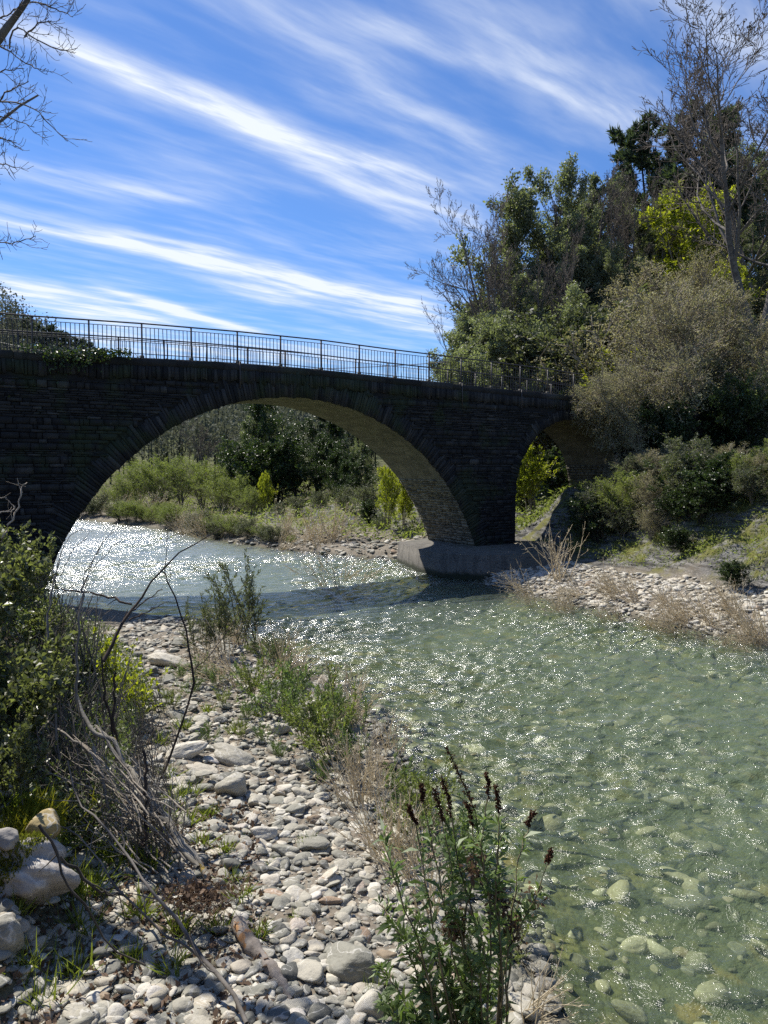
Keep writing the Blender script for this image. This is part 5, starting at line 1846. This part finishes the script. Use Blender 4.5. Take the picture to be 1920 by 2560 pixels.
def plant(o, u, v, label, s=1.0, group=None, zg=.3, rz=None, lean=None, Y=None, cat=None):
    """copy of a small plant rooted where the ground shows at pixel (u, v)"""
    if Y is None:
        p = on_z(u, v, zg)
        for _ in range(4):
            p = on_z(u, v, hz(p.x, p.y))
    else:
        p = at(u, v, Y)
    if o.name in SEEN2:
        c = copy_tree(o)
    else:
        c = o; SEEN2.add(o.name)
    c.location = (p.x, p.y, hz(p.x, p.y) - .02)
    c.scale = (s, s, s)
    c.rotation_euler = (0, 0, _rz.uniform(0, 6.28) if rz is None else rz)
    if lean:
        c.rotation_euler = (lean[1], lean[0], _rz.uniform(-.5, .5))
    tag(c, label, cat or o['category'], group)
    if group is None and 'group' in c:
        del c['group']
    return c


P_ = plant
P_(sh_grey[0], 622, 1620, 'tall silvery shrub standing before the bridge shadow at the near water edge', 2.0)
P_(sh_grey[1], 560, 1640, 'silvery shrub left of the tall one at the near water edge', 1.5)
P_(sh_grey[0], 505, 1650, 'third silvery shrub, lowest and farthest from the tall one', 1.2)
P_(sh_long[0], 830, 1905, 'leafy willow shrub with arching stems at the middle of the near water edge', 1.25, lean=(-.25, .0))
P_(sh_long[1], 770, 1860, 'dense green shrub behind the arching willow shrub', 1.15)
P_(sh_long[2], 700, 1800, 'green shrub beside the dense one, nearer the bridge', 1.1)
P_(sh_long[0], 640, 1760, 'green shrub among dry stems left of the waterline', .9)
P_(sh_long[1], 960, 1990, 'fallen green branch of leaves reaching over the shallows', .7, lean=(.8, .1))
P_(sh_dry[0], 690, 1700, 'pale dry stalks bent over the waterline beside the green shrubs', 1.2, lean=(.35, 0))
P_(sh_dry[1], 860, 1850, 'pale dry stalks standing in the shallows right of the green shrubs', 1.0, lean=(.1, 0), Y=11.0)
P_(sh_dry[2], 600, 1720, 'tangle of dry stalks flattened by the flood', 1.1, lean=(-.8, .1))
P_(sh_dry[0], 560, 1690, 'second tangle of flood-flattened stalks, under the silvery shrubs', 1.1, lean=(-.9, 0))
P_(sh_dry[1], 980, 2150, 'dry pale stems slanting behind the spiked bush', 1.0, lean=(-.45, .1))
P_(sh_dry[2], 1030, 2210, 'brown dry stems crowded against the spiked bush', .9, lean=(-.3, .1))
P_(sh_dry[0], 1310, 2480, 'arching dry stems in the water right of the spiked bush', .6, lean=(.5, .0), Y=5.2)
P_(sh_dry[1], 890, 2020, 'reddish dry stalks with withered leaves on the cobbles', .9, lean=(-.4, 0))
g = 'bramble bushes on the left bank'
for u, v, s, Y in ((-30, 1600, 1.25, 7.2), (30, 1600, 1.2, 8.4), (90, 1600, .95, 9.4), (10, 1700, .7, 6.4), (110, 1650, .8, 10.6), (60, 1620, 1.1, 11.4), (-20, 1600, 1.4, 9.6), (-70, 1600, 1.5, 8.8), (20, 1550, 1.3, 12.8), (230, 1600, .5, 11), (180, 1700, .45, 8.6)):
    P_(sh_bram[_rz.randrange(3)], u, v, 'arching bramble with dark leaves in the thicket on the left bank', s, g, Y=Y)
g = 'bare shoots in the thicket'
for k in range(60):
    Y = _rz.uniform(6.6, 12); u = _rz.uniform(20, 440)
    P_(sh_bare[_rz.randrange(2)], u, 1700, 'grey bare shoots standing among the brambles on the left bank', _rz.uniform(.7, 1.5) * (1 if u < 260 else .7), g, Y=Y, lean=(_rz.uniform(-.5, .3), _rz.uniform(-.2, .3)))
P_(sh_yel[0], 270, 1560, 'yellow-green leafing shoots beyond the broken dark branch', 1.3, Y=11)
P_(sh_yel[1], 350, 1590, 'yellow-green leafing shoots beneath the fork of the broken branch', 1.2, Y=10.2)
P_(sh_yel[0], 310, 1600, 'yellow-green leafing shoots left of the fork of the broken branch', 1.2, Y=10.4)
g = 'grass tufts on the gravel'
for u, v, s in ((440, 2000, 1.0), (470, 2060, 1.0), (520, 2040, .7), (500, 2110, .8), (560, 2130, .7), (400, 2080, 1.2), (380, 2180, 1.2), (640, 2350, .7), (645, 2330, .6), (600, 2250, .8), (580, 2200, .6), (430, 2430, .9), (440, 2330, 1.0), (350, 2290, 1.1), (210, 2330, 1.2), (190, 2440, 1.1), (100, 2520, 1.0), (770, 2110, .6), (230, 2240, 1.2), (300, 2160, 1.2), (330, 2400, .8), (480, 1990, .9), (540, 2330, .8), (420, 1940, .9), (650, 1790, .8), (700, 1830, .7), (590, 1830, .8), (520, 1780, .9), (460, 1820, .9), (400, 1860, 1.0), (610, 2090, .4), (680, 2160, .4), (740, 2290, .4), (930, 2480, .5), (260, 2150, 1.3), (180, 2230, 1.3), (60, 2440, .9)):
    P_(gr[_rz.randrange(3)], u, v, 'green grass tuft growing between stones of the near bank', s, g)
g = 'grass tufts on the mossy left bank'
for u, v, s, Y in ((15, 2000, 1.2, 5.8), (50, 2010, 1.2, 5.9), (90, 2000, 1.1, 6.2), (130, 2060, .9, 6.0), (30, 2060, .9, 5.4), (70, 1960, 1.3, 6.5), (10, 1940, 1.3, 6.3), (45, 1760, 1.2, 6.9), (75, 1790, 1.0, 7.0), (100, 1900, 1.2, 6.8), (140, 1990, 1.1, 6.6)):
    P_(gr[_rz.randrange(3)], u, v, 'bright grass tuft on the mossy bank above the pale boulder', s, g, Y=Y)
P_(moss_c, 18, 1935, 'bright yellow-green moss cushion at the left picture edge above the pale boulder', 1.5, Y=6.2, cat='moss')
P_(moss_c, 70, 2050, 'smaller moss cushion just behind the pale boulder', 1.0, Y=5.9, cat='moss')
g = 'low herbs among the far cobbles'
for u, v, s in ((600, 1850, .35), (480, 1740, .4), (540, 1720, .45), (450, 1700, .4), (620, 1800, .4), (660, 1860, .35), (700, 1900, .35), (520, 1860, .35), (560, 1770, .4), (430, 1780, .45), (680, 1760, .5), (730, 1780, .5), (800, 1960, .4), (500, 1700, .5)):
    P_(sh_long[_rz.randrange(3)], u, v, 'low green herb between the stones of the near bank', s, g)
g = 'weeds and dry stalks along the near water edge'
for k in range(46):
    Y = 5.6 + 12.5 * (k / 46) ** .9 + _rz.uniform(-.2, .2)
    xe = float(np.interp(Y, E1[2:11, 1], E1[2:11, 0])) - _rz.uniform(.0, .75)
    o_ = (sh_dry[0], sh_dry[1], sh_dry[2], sh_long[0], sh_grey[0], grd[0], sh_dry[1], sh_long[2])[_rz.randrange(8)]
    P_(o_, 960 + FPX * xe / Y, 1700, 'weedy stalks growing between the stones along the near water edge', _rz.uniform(.35, .85), g, Y=Y, lean=(_rz.uniform(-.9, .1), _rz.uniform(-.2, .2)))
g = 'dry reeds on the far gravel bar'
# dry reeds on the far gravel bar
g = 'dry reeds on the far gravel bar'
for k in range(40):
    u = 1290 + 640 * _rz.random(); v = 1462 + (u - 1290) * .16 + _rz.uniform(-14, 24)
    P_(sh_dry[_rz.randrange(3)], u, v, 'straw-coloured flood-bent reed on the far gravel bar', _rz.uniform(.6, 1.25), g, lean=(_rz.uniform(-1.25, -.5), _rz.uniform(-.2, .2)))
P_(sh_dry[0], 1395, 1455, 'tallest pale forked reed before the dark plinth', 2.1, lean=(-.25, 0))
g = 'flood-bent reeds along the far shore'
for k in range(30):
    t = _rz.random(); u = 210 + 740 * t; v = np.interp(u, [200, 420, 600, 800, 990], [1290, 1318, 1352, 1376, 1392]) - _rz.uniform(2, 22)
    P_(sh_dry[_rz.randrange(3)], u, v, 'straw-coloured reed flattened along the far shore upstream', _rz.uniform(1.2, 2.2), g, lean=(_rz.uniform(-.9, .9), 0))


# ------------------------------------------------------------------ uncountable cover
def scatter_leaves(name, label, n, region, size, matl, flat, asp, seed, lift=(0, .03)):
    r = np.random.default_rng(seed)
    x, y = region(r, n)
    z = height(x, y) + r.uniform(*lift, len(x))
    P = np.stack([x, y, z], -1)
    V, Q = leaves(r, P, size, asp, None, flat, 0)
    o = MB().add(V, Q, tone=np.repeat(r.random(len(P)), 4)).obj(name, matl)
    return tag(o, label, kind='stuff')


def clear_of_boulder(f):
    def g(r, n):
        X, Y = f(r, n)
        k = ~((X < -1.5) & (Y < 6.7))
        return X[k], Y[k]
    return g


def reg_band(xr, yr, lo, hi, poly=E1, sg=1, urange=(-80, 2000)):
    def f(r, n):
        X = r.uniform(*xr, n * 8); Y = yr[0] + (yr[1] - yr[0]) * r.random(n * 8) ** 1.5
        d = sg * sd(X, Y, poly); u = 960 + FPX * X / Y
        k = (d > lo) & (d < hi) & (u > urange[0]) & (u < urange[1])
        return X[k][:n], Y[k][:n]
    return f


scatter_leaves('leaf_litter', 'dead brown leaves strewn over the ground at the foot of the left bank', 5200, reg_band((-4, 0), (4.2, 8.2), 2.0, 4.6, urange=(-40, 720)), .055, M_DEAD, .6, .6, 1)
scatter_leaves('undergrowth', 'small leaves of low plants covering the left bank', 36000, clear_of_boulder(reg_band((-9, -1), (5.5, 16), 3.3, 9)), .045, m_leaf('low_leaf', (.04, .06, .018), (.16, .19, .075), .35, .4, .45), .45, .6, 2, (0, .5))
scatter_leaves('undergrowth', 'moss and low plants covering the rocky right bank', 15000, reg_band((7, 22), (20, 35), 3.8, 14, E2, -1), .11, M_WIL, .1, .25, 3, (0, .4))
scatter_leaves('undergrowth', 'low plants on the floor of the wooded slope', 30000, lambda r, n: (r.uniform(9, 50, n), 36 + 45 * r.random(n)), .3, M_HOLM, .3, .5, 4, (0, .5))
scatter_leaves('undergrowth', 'grass and brush covering the far bank upstream', 22000, reg_band((-45, 9), (34, 75), 2.2, 30, E2, -1), .22, M_WIL, .3, .3, 5, (0, .5))
r_ = np.random.default_rng(9)
heap = MB()
c_ = on_z(492, 2262, .5)
n_ = 420
P0 = np.array(c_) + r_.normal(size=(n_, 3)) * np.array([.13, .10, .03]) + np.array([0, 0, .05])
q_, qr = grow(r_, P0, r_.normal(size=(n_, 3)) * np.array([1, 1, .25]), r_.uniform(.06, .22, n_), np.full(n_, .0022), 4, .25, 0)
heap.add(*tubes(q_, qr, 3), tone=.4)
V, Q = leaves(r_, P0[:260] + np.array([0, 0, .03]), .045, .6, None, .3)
heap.add(V, Q, tone=np.repeat(r_.random(260), 4))
tag(heap.obj('debris_heap', M_DEAD), 'small heap of brown twigs and leaves left by the flood beside the log', 'debris heap')
for lst in ([moss_c], sh_bare, sh_long, sh_grey, sh_dry, sh_bram, sh_yel, gr, grd):
    for o in lst:
        if o.name not in SEEN2:
            for ch in list(o.children):
                bpy.data.objects.remove(ch)
            bpy.data.objects.remove(o)
